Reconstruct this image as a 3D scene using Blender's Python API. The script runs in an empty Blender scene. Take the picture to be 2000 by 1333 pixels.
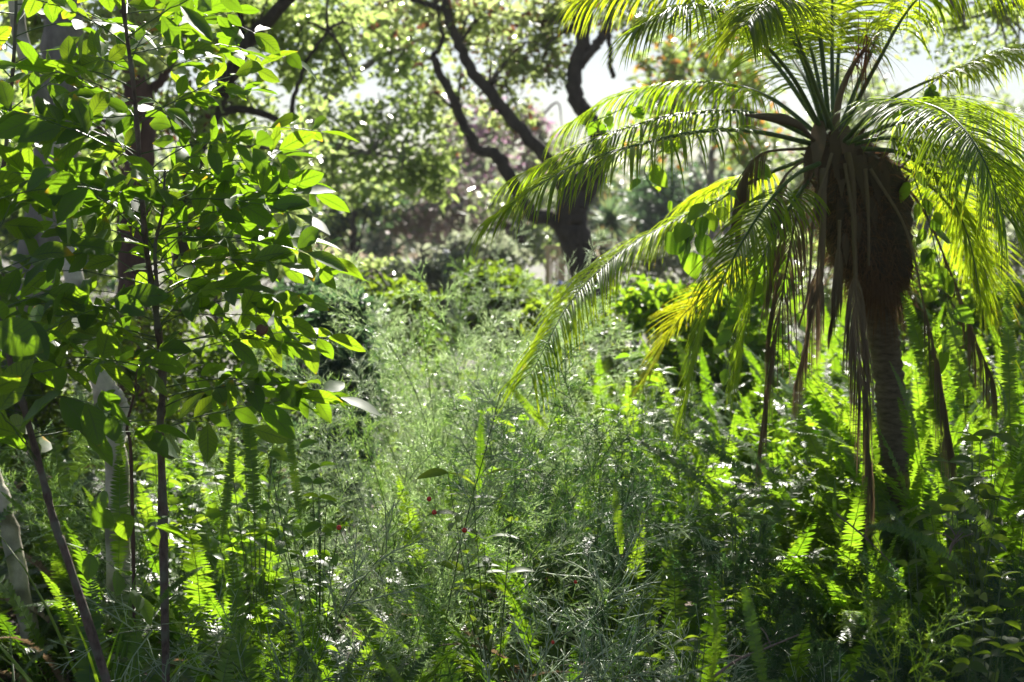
import bpy, math, random
import numpy as np
from mathutils import Vector, Matrix, Euler
R = math.radians
C = bpy.context.scene.collection
scene = bpy.context.scene

# ---------------------------------------------------------------- camera
H = 1.45
PITCH = math.atan(196.5 / 2778)
cam_d = bpy.data.cameras.new('camera')
cam = bpy.data.objects.new('camera', cam_d); C.objects.link(cam)
cam.location = (0, 0, H); cam.rotation_euler = (R(90) - PITCH, 0, 0)
cam_d.lens = 50; cam_d.sensor_width = 36; cam_d.clip_start = 0.05; cam_d.clip_end = 600
cam_d.dof.use_dof = True; cam_d.dof.focus_distance = 3.05; cam_d.dof.aperture_fstop = 5.0
scene.camera = cam

# ---------------------------------------------------------------- light
SUN_EL, SUN_AZ = 43, 4            # degrees; azimuth to the right of the view
w = bpy.data.worlds.new('World'); scene.world = w; w.use_nodes = True
nt = w.node_tree
bg = nt.nodes['Background']
sky = nt.nodes.new('ShaderNodeTexSky'); sky.sky_type = 'NISHITA'; sky.sun_disc = False
sky.sun_elevation = R(SUN_EL); sky.sun_rotation = R(SUN_AZ); sky.dust_density = 1.2; sky.air_density = 1.0
nt.links.new(sky.outputs[0], bg.inputs[0]); bg.inputs[1].default_value = 0.03
sl = bpy.data.lights.new('sun', 'SUN'); sl.energy = 5.0; sl.angle = R(0.5); sl.color = (1, 0.95, 0.86)
so = bpy.data.objects.new('sun', sl); C.objects.link(so)
SUN = Vector((math.sin(R(SUN_AZ)) * math.cos(R(SUN_EL)), math.cos(R(SUN_AZ)) * math.cos(R(SUN_EL)), math.sin(R(SUN_EL))))
so.rotation_euler = SUN.to_track_quat('Z', 'Y').to_euler(); so.location = (6, 30, 40)
scene.view_settings.view_transform = 'Standard'; scene.view_settings.look = 'None'
scene.view_settings.gamma = 1; scene.view_settings.exposure = 1.7
scene.cycles.max_bounces = 4; scene.cycles.diffuse_bounces = 2; scene.cycles.glossy_bounces = 2
scene.cycles.transmission_bounces = 2; scene.cycles.volume_bounces = 0; scene.cycles.transparent_max_bounces = 4
scene.cycles.sample_clamp_indirect = 6
scene.cycles.use_denoising = True
scene.cycles.volume_max_steps = 16

# ---------------------------------------------------------------- helpers
def at(px, py, Y):
    """world point seen at pixel (px,py) of the 2000x1333 photo at depth Y"""
    a = (px - 1000) / 2778; b = -(py - 666.5) / 2778
    cy, sy = math.cos(PITCH), math.sin(PITCH)
    dy = cy + b * sy; dz = -sy + b * cy
    return Vector((a / dy * Y, Y, H + dz / dy * Y))
def px_of(x, Y): return 1000 + 2778 * x / Y
def sm(a, b, t):
    t = min(1, max(0, (t - a) / (b - a))); return t * t * (3 - 2 * t)
def ground(x, y):
    return 0.22 * sm(3.0, 6.5, y) + 0.05 * math.sin(x * 1.3 + y * .7) + 0.04 * math.sin(y * 2.1 - x * .6) - 0.35 * sm(7, 13, y) + 0.5 * sm(22, 60, y)
def tag(o, label, cat, group=None, kind=None):
    o['label'] = label; o['category'] = cat
    if group: o['group'] = group
    if kind: o['kind'] = kind
    return o
def empty(name, loc, label, cat, group=None, rz=0):
    o = bpy.data.objects.new(name, None); C.objects.link(o); o.location = loc; o.rotation_euler = (0, 0, rz)
    o.empty_display_size = .1
    return tag(o, label, cat, group)
def inst(name, mesh, parent, mat=None):
    o = bpy.data.objects.new(name, mesh); C.objects.link(o); o.parent = parent
    if mat is not None: o.matrix_local = mat
    return o
def spline(pts, n):
    P = [Vector(p) for p in pts]; out = []
    P = [P[0] * 2 - P[1]] + P + [P[-1] * 2 - P[-2]]
    m = len(P) - 3
    for i in range(n + 1):
        s = i / n * m; k = min(int(s), m - 1); t = s - k
        a, b, c, d = P[k:k + 4]
        out.append(0.5 * ((2 * b) + (c - a) * t + (2 * a - 5 * b + 4 * c - d) * t * t + (3 * b - a - 3 * c + d) * t ** 3))
    return out
def lerpl(L, t):
    s = t * (len(L) - 1); k = min(int(s), len(L) - 2); return L[k] + (L[k + 1] - L[k]) * (s - k)
class MB:
    def __init__(s): s.v = []; s.f = []; s.m = []; s.d = []
    def vert(s, p, d=(0, 0, 0)): s.v.append(tuple(p)); s.d.append((d[0], d[1], d[2], 1)); return len(s.v) - 1
    def face(s, f, m=0): s.f.append(f); s.m.append(m)
    def tube(s, pts, radii, sides=8, mat=0, rough=0, rng=None, cap=True, rnd=0.5):
        n = len(pts); base = []; T0 = None; N = None
        for i, p in enumerate(pts):
            T = (pts[min(i + 1, n - 1)] - pts[max(i - 1, 0)]); T = T.normalized() if T.length > 1e-9 else Vector((0, 0, 1))
            if N is None:
                N = T.orthogonal().normalized()
            N = (N - T * N.dot(T)).normalized(); B = T.cross(N)
            r = lerpl(radii, i / (n - 1)); row = []
            for k in range(sides):
                a = 2 * math.pi * k / sides; rr = r * (1 + (rng.uniform(-rough, rough) if rough else 0))
                row.append(s.vert(p + (N * math.cos(a) + B * math.sin(a)) * rr, (rnd, i / n, 0)))
            base.append(row)
        for i in range(n - 1):
            for k in range(sides):
                s.face((base[i][k], base[i][(k + 1) % sides], base[i + 1][(k + 1) % sides], base[i + 1][k]), mat)
        if cap:
            s.face(tuple(base[-1]), mat); s.face(tuple(reversed(base[0])), mat)
    def leaf(s, base, d, n, L, W, prof, fold=.25, g=0.0, segs=4, rnd=.5, mat=0, wave=0, rng=None, off=0):
        d = Vector(d).normalized(); n = Vector(n); n = (n - d * n.dot(d)); n = n.normalized() if n.length > 1e-6 else d.orthogonal().normalized()
        p = Vector(base); prev = None; st = L / segs
        for i in range(segs + 1):
            u = i / segs; wd = W * .5 * prof[min(len(prof) - 1, int(round(u * (len(prof) - 1))))] if len(prof) != segs + 1 else W * .5 * prof[i]
            side = d.cross(n)
            up = n * fold * wd
            wv = n * (rng.uniform(-wave, wave) * wd) if wave else Vector()
            wv2 = n * (rng.uniform(-wave, wave) * wd) if wave else Vector()
            a = s.vert(p - side * wd + up + wv, (rnd, u + off, 1)); b = s.vert(p, (rnd, u + off, 0)); c = s.vert(p + side * wd + up + wv2, (rnd, u + off, 1))
            if prev:
                s.face((prev[0], prev[1], b, a), mat); s.face((prev[1], prev[2], c, b), mat)
            prev = (a, b, c)
            if g:
                q = (d + Vector((0, 0, -g / segs)))
                if q.length > .15: q.normalize(); n = (n - q * n.dot(q)); n.normalize(); d = q
            p = p + d * st
    def mesh(s, name, mats, smooth=True):
        me = bpy.data.meshes.new(name); me.from_pydata(s.v, [], s.f)
        for m in mats: me.materials.append(m)
        me.polygons.foreach_set('material_index', s.m)
        if smooth: me.polygons.foreach_set('use_smooth', [True] * len(s.f))
        a = me.attributes.new('data', 'FLOAT_COLOR', 'POINT'); a.data.foreach_set('color', np.array(s.d, dtype=np.float32).ravel())
        me.update(); return me
    def build(s, name, mats, parent=None, smooth=True):
        return inst(name, s.mesh(name, mats, smooth), parent)

def np_mesh(name, V, F, mats, D, midx=None):
    """V (n,3), F (k,4) or (k,3), D (n,3)"""
    me = bpy.data.meshes.new(name); k = F.shape[1]
    me.vertices.add(len(V)); me.vertices.foreach_set('co', V.astype(np.float32).ravel())
    me.loops.add(F.size); me.loops.foreach_set('vertex_index', F.astype(np.int32).ravel())
    me.polygons.add(len(F)); me.polygons.foreach_set('loop_start', np.arange(0, F.size, k, dtype=np.int32))
    me.polygons.foreach_set('loop_total', np.full(len(F), k, dtype=np.int32))
    for m in mats: me.materials.append(m)
    if midx is not None: me.polygons.foreach_set('material_index', midx.astype(np.int32))
    me.update(calc_edges=True); me.validate()
    a = me.attributes.new('data', 'FLOAT_COLOR', 'POINT')
    DD = np.ones((len(V), 4), dtype=np.float32); DD[:, :3] = D; a.data.foreach_set('color', DD.ravel())
    return me
def leaf_cloud(cen, rng, L, W, tilt=0.6, fold=.25, mats=None, name='crown', midx=None, down=0.2):
    """many small folded leaves, one at each centre"""
    n = len(cen)
    d = rng.normal(size=(n, 3)); d[:, 2] = d[:, 2] * .7 - down; d /= np.linalg.norm(d, axis=1)[:, None]
    nn = rng.normal(size=(n, 3)) * tilt; nn[:, 2] += 1; nn -= d * (nn * d).sum(1)[:, None]; nn /= np.linalg.norm(nn, axis=1)[:, None]
    s = np.cross(d, nn); l = (L * rng.uniform(.6, 1.3, n))[:, None]; wd = (W * rng.uniform(.7, 1.2, n))[:, None] * .5
    up = nn * wd * fold
    P = [cen, cen + d * l * .3 - s * wd + up, cen + d * l * .7 - s * wd * .8 + up - nn * l * .05, cen + d * l - nn * l * .12,
         cen + d * l * .7 + s * wd * .8 + up - nn * l * .05, cen + d * l * .3 + s * wd + up]
    V = np.stack(P, 1).reshape(-1, 3); i = np.arange(n)[:, None] * 6
    F = np.stack([i + np.array([[0, 1, 2, 3]]), i + np.array([[0, 3, 4, 5]])], 1).reshape(-1, 4)
    D = np.zeros((n, 6, 3)); D[:, :, 0] = rng.uniform(0, 1, n)[:, None]; D[:, :, 1] = np.array([0, .3, .7, 1, .7, .3]); D[:, :, 2] = np.array([0, 1, 1, 0, 1, 1])
    mi = None if midx is None else np.repeat(midx, 2)
    return np_mesh(name, V, F, mats, D.reshape(-1, 3), mi)

# ---------------------------------------------------------------- materials
def nd(nt, t, **k):
    n = nt.nodes.new(t)
    for a, b in k.items(): setattr(n, a, b)
    return n
def leafmat(name, cols, tcols, rough=.42, spec=.5, tf=.5, tip=None, tipw=.15, vein=0.0):
    """cols: surface colours over random per leaf; tcols: colours of light passing through"""
    m = bpy.data.materials.new(name); m.use_nodes = True; nt = m.node_tree; L = nt.links
    pr = nt.nodes['Principled BSDF']; out = nt.nodes['Material Output']
    at_ = nd(nt, 'ShaderNodeAttribute', attribute_name='data'); sep = nd(nt, 'ShaderNodeSeparateColor'); L.new(at_.outputs['Color'], sep.inputs[0])
    oi = nd(nt, 'ShaderNodeObjectInfo')
    no = nd(nt, 'ShaderNodeTexNoise'); no.inputs['Scale'].default_value = 9; no.inputs['Detail'].default_value = 3
    tc = nd(nt, 'ShaderNodeTexCoord'); L.new(tc.outputs['Object'], no.inputs['Vector'])
    ad = nd(nt, 'ShaderNodeMath', operation='MULTIPLY_ADD'); L.new(oi.outputs['Random'], ad.inputs[0]); ad.inputs[1].default_value = .45
    mu = nd(nt, 'ShaderNodeMath', operation='MULTIPLY'); L.new(sep.outputs[0], mu.inputs[0]); mu.inputs[1].default_value = .35; L.new(mu.outputs[0], ad.inputs[2])
    ad2 = nd(nt, 'ShaderNodeMath', operation='MULTIPLY_ADD'); L.new(no.outputs[0], ad2.inputs[0]); ad2.inputs[1].default_value = .3; L.new(ad.outputs[0], ad2.inputs[2])
    def ramp(cs):
        r = nd(nt, 'ShaderNodeValToRGB'); el = r.color_ramp.elements
        while len(el) < len(cs): el.new(.5)
        for i, c in enumerate(cs): el[i].position = .12 + .76 * i / (len(cs) - 1); el[i].color = (*c, 1)
        L.new(ad2.outputs[0], r.inputs[0]); return r.outputs[0]
    c1 = ramp(cols); c2 = ramp(tcols)
    if vein:
        vn = nd(nt, 'ShaderNodeMath', operation='MULTIPLY_ADD'); L.new(sep.outputs[2], vn.inputs[0]); vn.inputs[1].default_value = -.22; L.new(sep.outputs[1], vn.inputs[2])
        v2 = nd(nt, 'ShaderNodeMath', operation='MULTIPLY'); L.new(vn.outputs[0], v2.inputs[0]); v2.inputs[1].default_value = 9
        v3 = nd(nt, 'ShaderNodeMath', operation='FRACT'); L.new(v2.outputs[0], v3.inputs[0])
        v4 = nd(nt, 'ShaderNodeMath', operation='LESS_THAN'); L.new(v3.outputs[0], v4.inputs[0]); v4.inputs[1].default_value = .13
        v5 = nd(nt, 'ShaderNodeMath', operation='LESS_THAN'); L.new(sep.outputs[2], v5.inputs[0]); v5.inputs[1].default_value = .07
        v6 = nd(nt, 'ShaderNodeMath', operation='MAXIMUM'); L.new(v4.outputs[0], v6.inputs[0]); L.new(v5.outputs[0], v6.inputs[1])
        v7 = nd(nt, 'ShaderNodeMath', operation='MULTIPLY'); L.new(v6.outputs[0], v7.inputs[0]); v7.inputs[1].default_value = vein
        def veined(c, col):
            x = nd(nt, 'ShaderNodeMix', data_type='RGBA'); L.new(v7.outputs[0], x.inputs['Factor']); L.new(c, x.inputs[6]); x.inputs[7].default_value = (*col, 1); return x.outputs[2]
        c1 = veined(c1, (.12, .17, .06)); c2 = veined(c2, tuple(.6 * k for k in tcols[0]))
    if tip:
        a = nd(nt, 'ShaderNodeMath', operation='MULTIPLY_ADD'); L.new(no.outputs[0], a.inputs[0]); a.inputs[1].default_value = .8; a.inputs[2].default_value = -.4
        b = nd(nt, 'ShaderNodeMath', operation='ADD'); L.new(a.outputs[0], b.inputs[0]); L.new(sep.outputs[1], b.inputs[1])
        rr = nd(nt, 'ShaderNodeMath', operation='MULTIPLY_ADD'); L.new(sep.outputs[0], rr.inputs[0]); rr.inputs[1].default_value = .35; L.new(b.outputs[0], rr.inputs[2])
        mp = nd(nt, 'ShaderNodeMapRange'); L.new(rr.outputs[0], mp.inputs[0]); mp.inputs[1].default_value = 1.25 - tipw; mp.inputs[2].default_value = 1.4 - tipw
        def tipped(c, col):
            x = nd(nt, 'ShaderNodeMix', data_type='RGBA'); L.new(mp.outputs[0], x.inputs['Factor']); L.new(c, x.inputs[6]); x.inputs[7].default_value = (*col, 1); return x.outputs[2]
        c1 = tipped(c1, tuple(.5 * k for k in tip)); c2 = tipped(c2, tip)
    L.new(c1, pr.inputs['Base Color']); pr.inputs['Roughness'].default_value = rough; pr.inputs['Specular IOR Level'].default_value = spec
    tr = nd(nt, 'ShaderNodeBsdfTranslucent'); L.new(c2, tr.inputs['Color'])
    mx = nd(nt, 'ShaderNodeMixShader'); mx.inputs[0].default_value = tf; L.new(pr.outputs[0], mx.inputs[1]); L.new(tr.outputs[0], mx.inputs[2])
    L.new(mx.outputs[0], out.inputs['Surface'])
    return m
def barkmat(name, c1, c2, scale=14, stretch=.35, bump=.6, moss=None):
    m = bpy.data.materials.new(name); m.use_nodes = True; nt = m.node_tree; L = nt.links; pr = nt.nodes['Principled BSDF']
    tc = nd(nt, 'ShaderNodeTexCoord'); mp = nd(nt, 'ShaderNodeMapping'); mp.inputs['Scale'].default_value = (1, 1, stretch); L.new(tc.outputs['Object'], mp.inputs[0])
    no = nd(nt, 'ShaderNodeTexNoise'); no.inputs['Scale'].default_value = scale; no.inputs['Detail'].default_value = 8; no.inputs['Roughness'].default_value = .7; L.new(mp.outputs[0], no.inputs['Vector'])
    r = nd(nt, 'ShaderNodeValToRGB'); r.color_ramp.elements[0].position = .35; r.color_ramp.elements[1].position = .65
    r.color_ramp.elements[0].color = (*c1, 1); r.color_ramp.elements[1].color = (*c2, 1); L.new(no.outputs[0], r.inputs[0]); col = r.outputs[0]
    if moss:
        n2 = nd(nt, 'ShaderNodeTexNoise'); n2.inputs['Scale'].default_value = scale * .3; L.new(tc.outputs['Object'], n2.inputs['Vector'])
        m2 = nd(nt, 'ShaderNodeMapRange'); L.new(n2.outputs[0], m2.inputs[0]); m2.inputs[1].default_value = .48; m2.inputs[2].default_value = .6
        x = nd(nt, 'ShaderNodeMix', data_type='RGBA'); L.new(m2.outputs[0], x.inputs['Factor']); L.new(col, x.inputs[6]); x.inputs[7].default_value = (*moss, 1); col = x.outputs[2]
    L.new(col, pr.inputs['Base Color']); pr.inputs['Roughness'].default_value = .85
    b = nd(nt, 'ShaderNodeBump'); b.inputs['Strength'].default_value = bump; b.inputs['Distance'].default_value = .01; L.new(no.outputs[0], b.inputs['Height']); L.new(b.outputs[0], pr.inputs['Normal'])
    return m
M = {}
M['sapling_leaf'] = leafmat('sapling_leaf', [(.02, .05, .024), (.032, .07, .026), (.05, .09, .03)], [(.15, .3, .01), (.26, .48, .012), (.46, .66, .02)], rough=.5, spec=.35, tf=.46, tip=(.75, .5, .03), tipw=.03, vein=.85)
M['fern'] = leafmat('fern_leaf', [(.022, .045, .014), (.03, .06, .015), (.045, .08, .02)], [(.12, .28, .01), (.24, .46, .012), (.42, .64, .03)], rough=.36, tf=.42, spec=.5)
M['palm'] = leafmat('palm_leaf', [(.025, .055, .022), (.035, .07, .025), (.05, .09, .028)], [(.32, .54, .012), (.48, .66, .015), (.62, .72, .02)], rough=.36, spec=.5, tf=.62, tip=(.85, .5, .02), tipw=.0)
M['sheath'] = leafmat('old_leaf_base', [(.05, .035, .025), (.09, .065, .047), (.16, .12, .09)], [(.15, .1, .06), (.2, .13, .08), (.2, .13, .08)], rough=.7, spec=.2, tf=.15)
M['palm_yellow'] = leafmat('yellowing_palm_leaf', [(.09, .11, .02), (.14, .13, .02), (.18, .13, .02)], [(.34, .54, .015), (.55, .62, .015), (.74, .6, .015)], rough=.4, tf=.5, tip=(.8, .4, .02), tipw=.0)
M['dead'] = leafmat('dead_palm_leaf', [(.12, .088, .062), (.2, .15, .11), (.3, .235, .175)], [(.26, .17, .09), (.34, .23, .12), (.4, .29, .17)], rough=.7, spec=.2, tf=.25)
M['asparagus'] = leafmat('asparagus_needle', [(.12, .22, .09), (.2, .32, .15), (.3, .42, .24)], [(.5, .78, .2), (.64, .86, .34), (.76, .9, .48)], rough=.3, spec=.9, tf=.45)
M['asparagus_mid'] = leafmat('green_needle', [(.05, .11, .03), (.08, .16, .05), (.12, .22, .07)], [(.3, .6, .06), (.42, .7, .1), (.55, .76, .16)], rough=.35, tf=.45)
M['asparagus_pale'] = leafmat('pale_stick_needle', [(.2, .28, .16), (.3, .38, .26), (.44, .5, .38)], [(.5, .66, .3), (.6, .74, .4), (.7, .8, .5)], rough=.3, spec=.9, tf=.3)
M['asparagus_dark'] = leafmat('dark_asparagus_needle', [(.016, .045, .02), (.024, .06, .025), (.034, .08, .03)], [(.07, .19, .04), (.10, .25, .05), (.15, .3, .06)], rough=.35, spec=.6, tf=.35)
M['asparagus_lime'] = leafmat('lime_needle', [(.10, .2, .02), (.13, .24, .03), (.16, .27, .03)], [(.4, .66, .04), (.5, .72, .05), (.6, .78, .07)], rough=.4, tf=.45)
M['stem_green'] = leafmat('green_stem', [(.05, .10, .03), (.07, .12, .04), (.09, .13, .05)], [(.2, .3, .05), (.2, .3, .05), (.2, .3, .05)], rough=.4, tf=.12)
M['small_leaf'] = leafmat('small_tree_leaf', [(.05, .10, .02), (.08, .14, .03), (.11, .17, .04)], [(.34, .5, .09), (.48, .63, .16), (.62, .72, .28)], rough=.25, spec=.8, tf=.5)
M['vine'] = leafmat('vine_leaf', [(.025, .065, .018), (.035, .09, .02), (.05, .11, .025)], [(.2, .42, .015), (.32, .56, .02), (.46, .66, .03)], rough=.4, tf=.52, vein=.3)
M['shrub'] = leafmat('shrub_leaf', [(.02, .045, .014), (.03, .065, .018), (.045, .09, .022)], [(.16, .3, .015), (.3, .46, .02), (.45, .6, .04)], rough=.5, spec=.4, tf=.45)
M['hazed_grey_leaf'] = leafmat('hazed_grey_green_leaf', [(.14, .17, .12), (.21, .24, .17), (.3, .31, .25)], [(.34, .44, .2), (.45, .52, .3), (.58, .58, .42)], rough=.5, tf=.35)  # grey-green foliage, its colour lightened to stand in for distance haze
M['dark_leaf'] = leafmat('dark_evergreen_leaf', [(.025, .05, .035), (.04, .07, .05), (.055, .09, .06)], [(.1, .2, .07), (.13, .26, .09), (.18, .3, .12)], rough=.5, tf=.3)
M['pink'] = leafmat('pink_blossom', [(.35, .16, .26), (.42, .22, .33), (.5, .3, .4)], [(.55, .3, .42), (.6, .36, .5), (.66, .42, .55)], rough=.6, tf=.45)
M['orange'] = leafmat('orange_blossom', [(.5, .16, .02), (.6, .24, .03), (.65, .32, .05)], [(.75, .3, .03), (.8, .4, .05), (.85, .5, .08)], rough=.6, tf=.45)
M['pod'] = leafmat('brown_seed_pod', [(.06, .025, .015), (.09, .04, .025), (.14, .06, .035)], [(.3, .1, .05), (.35, .12, .06), (.4, .16, .08)], rough=.5, tf=.25)
M['twigleaf'] = leafmat('bare_twig', [(.26, .2, .18), (.36, .29, .28), (.46, .38, .38)], [(.4, .3, .3), (.4, .3, .3), (.4, .3, .3)], rough=.7, tf=.15)
M['fiber'] = leafmat('palm_fibre', [(.05, .028, .017), (.10, .055, .034), (.17, .10, .062)], [(.3, .15, .07), (.36, .18, .09), (.42, .23, .12)], rough=.75, spec=.2, tf=.25)
M['stone'] = barkmat('rock', (.1, .09, .08), (.2, .18, .16), 9, 1)
M['bark_grey'] = barkmat('grey_bark', (.13, .115, .10), (.30, .27, .24), 12, .5)
M['bark_pale'] = barkmat('pale_bark', (.48, .42, .34), (.74, .67, .57), 22, 1.0, .9, moss=(.2, .18, .13))
M['bark_dark'] = barkmat('dark_bark', (.022, .016, .012), (.07, .052, .04), 16, .35, .8)
M['bark_red'] = barkmat('reddish_bark', (.06, .03, .025), (.14, .075, .06), 16, .35, .6)
M['stem_brown'] = barkmat('purple_brown_stem', (.05, .03, .026), (.2, .14, .12), 70, .4, .8, moss=(.16, .15, .12))
M['palm_bark'] = barkmat('palm_trunk', (.035, .023, .016), (.09, .062, .045), 30, 2.5, 1)
M['palm_trunk'] = barkmat('ringed_palm_trunk', (.07, .05, .036), (.2, .15, .11), 26, 3.5, 1)
M['timber'] = barkmat('weathered_timber', (.58, .40, .25), (.8, .6, .42), 20, .15, .2)
M['soil'] = barkmat('soil', (.018, .013, .009), (.05, .036, .024), 6, 1, .8, moss=(.03, .04, .015))
def simple(name, col, rough=.5):
    m = bpy.data.materials.new(name); m.use_nodes = True; nt = m.node_tree; p = nt.nodes['Principled BSDF']
    no = nd(nt, 'ShaderNodeTexNoise'); no.inputs['Scale'].default_value = 90
    r = nd(nt, 'ShaderNodeValToRGB'); r.color_ramp.elements[0].color = (*[c * .7 for c in col], 1); r.color_ramp.elements[1].color = (*[min(1, c * 1.25) for c in col], 1)
    nt.links.new(no.outputs[0], r.inputs[0]); nt.links.new(r.outputs[0], p.inputs['Base Color']); p.inputs['Roughness'].default_value = rough; return m
M['berry'] = simple('red_berry', (.55, .03, .015), .25)
M['shell'] = simple('snail_shell', (.16, .065, .035), .35)
M['snail'] = simple('snail_body', (.18, .14, .10), .4)
M['white_petal'] = simple('white_petal', (.75, .75, .78), .6)
M['blue_petal'] = simple('blue_petal', (.35, .4, .7), .6)

# ---------------------------------------------------------------- ground
def build_ground():
    xs = np.concatenate([np.linspace(-60, -8, 14), np.linspace(-7, 7, 57), np.linspace(8, 60, 14)])
    ys = np.concatenate([np.linspace(-30, 0, 7), np.linspace(.4, 14, 55), np.linspace(16, 90, 24)])
    mb = MB(); rng = random.Random(1)
    for y in ys:
        for x in xs: mb.vert((x, y, ground(x, y) + rng.uniform(-.012, .012)))
    nx = len(xs)
    for j in range(len(ys) - 1):
        for i in range(nx - 1): mb.face((j * nx + i, j * nx + i + 1, (j + 1) * nx + i + 1, (j + 1) * nx + i))
    o = mb.build('ground', [M['soil']]); o['kind'] = 'structure'
build_ground()
# leaf litter and low ground cover nobody could count
def build_cover():
    r = np.random.default_rng(5); n = 9000
    Y = r.uniform(1.2, 9, n); X = r.uniform(-.45, .45, n) * (Y + .6)
    Z = np.array([ground(a, b) for a, b in zip(X, Y)]) + r.uniform(.005, .03, n)
    me = leaf_cloud(np.stack([X, Y, Z], 1), r, .055, .028, tilt=.5, mats=[M['dead']], name='leaf_litter')
    o = inst('leaf_litter', me, None); o['kind'] = 'stuff'; o['label'] = 'brown fallen leaves on the dark soil under the ferns'; o['category'] = 'leaf litter'
    n = 16000
    Y = 5.5 + 40 * r.uniform(0, 1, n) ** 1.6; X = r.uniform(-.5, .5, n) * (Y + 1)
    Z = np.array([ground(a, b) for a, b in zip(X, Y)]) + r.uniform(.0, .28, n)
    me = leaf_cloud(np.stack([X, Y, Z], 1), r, .12, .045, tilt=.9, mats=[M['shrub']], name='ground_cover', down=-.5)
    o = inst('ground_cover', me, None); o['kind'] = 'stuff'; o['label'] = 'low green ground cover between the shrubs and the far trees'; o['category'] = 'ground cover'
build_cover()

# ---------------------------------------------------------------- trees
def limb(mb, pts, w0, w1, mat=0, seed=0, n=40, sides=16, rough=.025):
    """pts = (px, py, Y) list, widths in photo pixels"""
    P = [at(*p) for p in pts]; rng = random.Random(seed)
    S = spline(P, n); S = [p + Vector((rng.uniform(-1, 1), rng.uniform(-1, 1), 0)) * .0012 * p.y for p in S]
    mb.tube(S, [.68 * w0 * pts[0][2] / 5556, .68 * w1 * pts[-1][2] / 5556], sides, mat, rough, rng)
    return S
def blob_points(blobs, r, ncl=26):
    """blobs (px,py,Y,rx_px,rz_px,count) -> leaf centres gathered in uneven clumps"""
    out = []
    for (px, py, Y, rx, rz, cnt) in blobs:
        c = np.array(at(px, py, Y)); sx = rx * Y / 2778; sz = rz * Y / 2778; sy = max(sx, sz) * .9
        k = max(3, int(ncl * (.5 + r.random())))
        cc = r.normal(size=(k, 3)); cc /= np.linalg.norm(cc, axis=1)[:, None]; cc *= (r.random(k) ** .5)[:, None]
        wts = r.random(k) ** 1.5 + .1; wts /= wts.sum()
        idx = r.choice(k, cnt, p=wts)
        p = r.normal(size=(cnt, 3)) * .22 * (.5 + r.random(k)[idx])[:, None] + cc[idx]
        out.append(c + p * np.array([sx, sy, sz]))
    return np.concatenate(out)
def tree(name, label, cat, base, limbs, blobs, bark, leafmats, L=.06, W=.03, seed=0, group=None, mix=None, crown='crown', twigs=True, down=.25):
    """limbs: list of (pts,w0,w1); the first is the trunk"""
    b = at(*base); b.z = ground(b.x, b.y)
    root = empty(name, b, label, cat, group); rng = random.Random(seed); r = np.random.default_rng(seed)
    off = Matrix.Translation(-b)
    def place(o): o.data.transform(off)
    ends = []
    for i, (pts, w0, w1) in enumerate(limbs):
        mb = MB(); f_ = 1.35 if i == 0 else 1.05; S = limb(mb, pts, w0 * f_, w1 * f_, 0, seed + i); ends += [S[int(len(S) * f)] for f in (.5, .75, 1 - 1e-9)]
        place(mb.build('trunk' if i == 0 else 'limb', [bark], root))
    if twigs and blobs and ends:
        for (px, py, Y, rx, rz, cnt) in blobs:
            mb = MB(); c = at(px, py, Y); e = min(ends, key=lambda q: (q - c).length)
            for k in range(4):
                t = c + Vector((rng.uniform(-1, 1) * rx, rng.uniform(-.6, .6) * rx, rng.uniform(-.8, .8) * rz)) * (Y / 2778)
                mid = (e + t) / 2 + Vector((rng.uniform(-.1, .1), 0, rng.uniform(-.05, .2))) * (Y / 10)
                mb.tube(spline([e, mid, t], 8), [.0035 * Y * .35, .001 * Y * .35], 5)
            place(mb.build('twigs', [bark], root))
    if blobs:
        cen = blob_points(blobs, r); mi = None
        if mix: mi = (r.random(len(cen)) < mix).astype(int)
        me = leaf_cloud(cen, r, L, W, tilt=.8, mats=leafmats, name=crown, midx=mi, down=down); me.transform(off)
        inst(crown, me, root)
    return root, b
SM = M['small_leaf']
def over(sx, sy, z, rx, rz, cnt, h=.6):  # unseen leaf clump added sunward of a spot to shade it
    t = (z - h) / SUN.z; x = sx + SUN.x * t; y = sy + SUN.y * t
    cy, sy_ = math.cos(PITCH), math.sin(PITCH)       # inverse of at()
    dz, dx = (z - H) / y, x / y
    b = (dz * cy + sy_) / (cy - dz * sy_); k = cy + b * sy_
    return (1000 + 2778 * dx * k, 666.5 - 2778 * b, y, rx * 2778 / y, rz * 2778 / y, cnt)
# grey trunk close behind the sapling at the left, with unseen crown clumps added to shade the foreground
tree('broadleaf_tree', 'thick grey mottled trunk rising behind the sapling at the top left', 'tree', (-60, 1000, 6.3),
     [([(-60, 1000, 6.3), (20, 700, 6.3), (95, 430, 6.3), (115, 200, 6.3), (122, 50, 6.3), (118, -200, 6.3), (140, -700, 6.3)], 105, 70),
      ([(118, 60, 6.3), (40, -40, 6.2), (-60, -160, 6)], 40, 20),
      ([(122, -150, 6.3), (240, -330, 6), (330, -520, 5.6)], 50, 18)],
     [(60, 60, 6.8, 130, 100, 500), (260, 60, 6.9, 120, 90, 500), over(-1.0, 2.75, 3.9, .5, .25, 1500), over(-.5, 2.7, 3.9, .45, .22, 1300), over(-.95, 3.3, 4.2, .4, .2, 600), over(-.15, 2.4, 3.9, .38, .22, 900), over(-.3, 3.0, 4.1, .2, .2, 300)],
     M['bark_grey'], [SM, M['orange']], L=.065, W=.034, seed=11, mix=.03)
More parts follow.
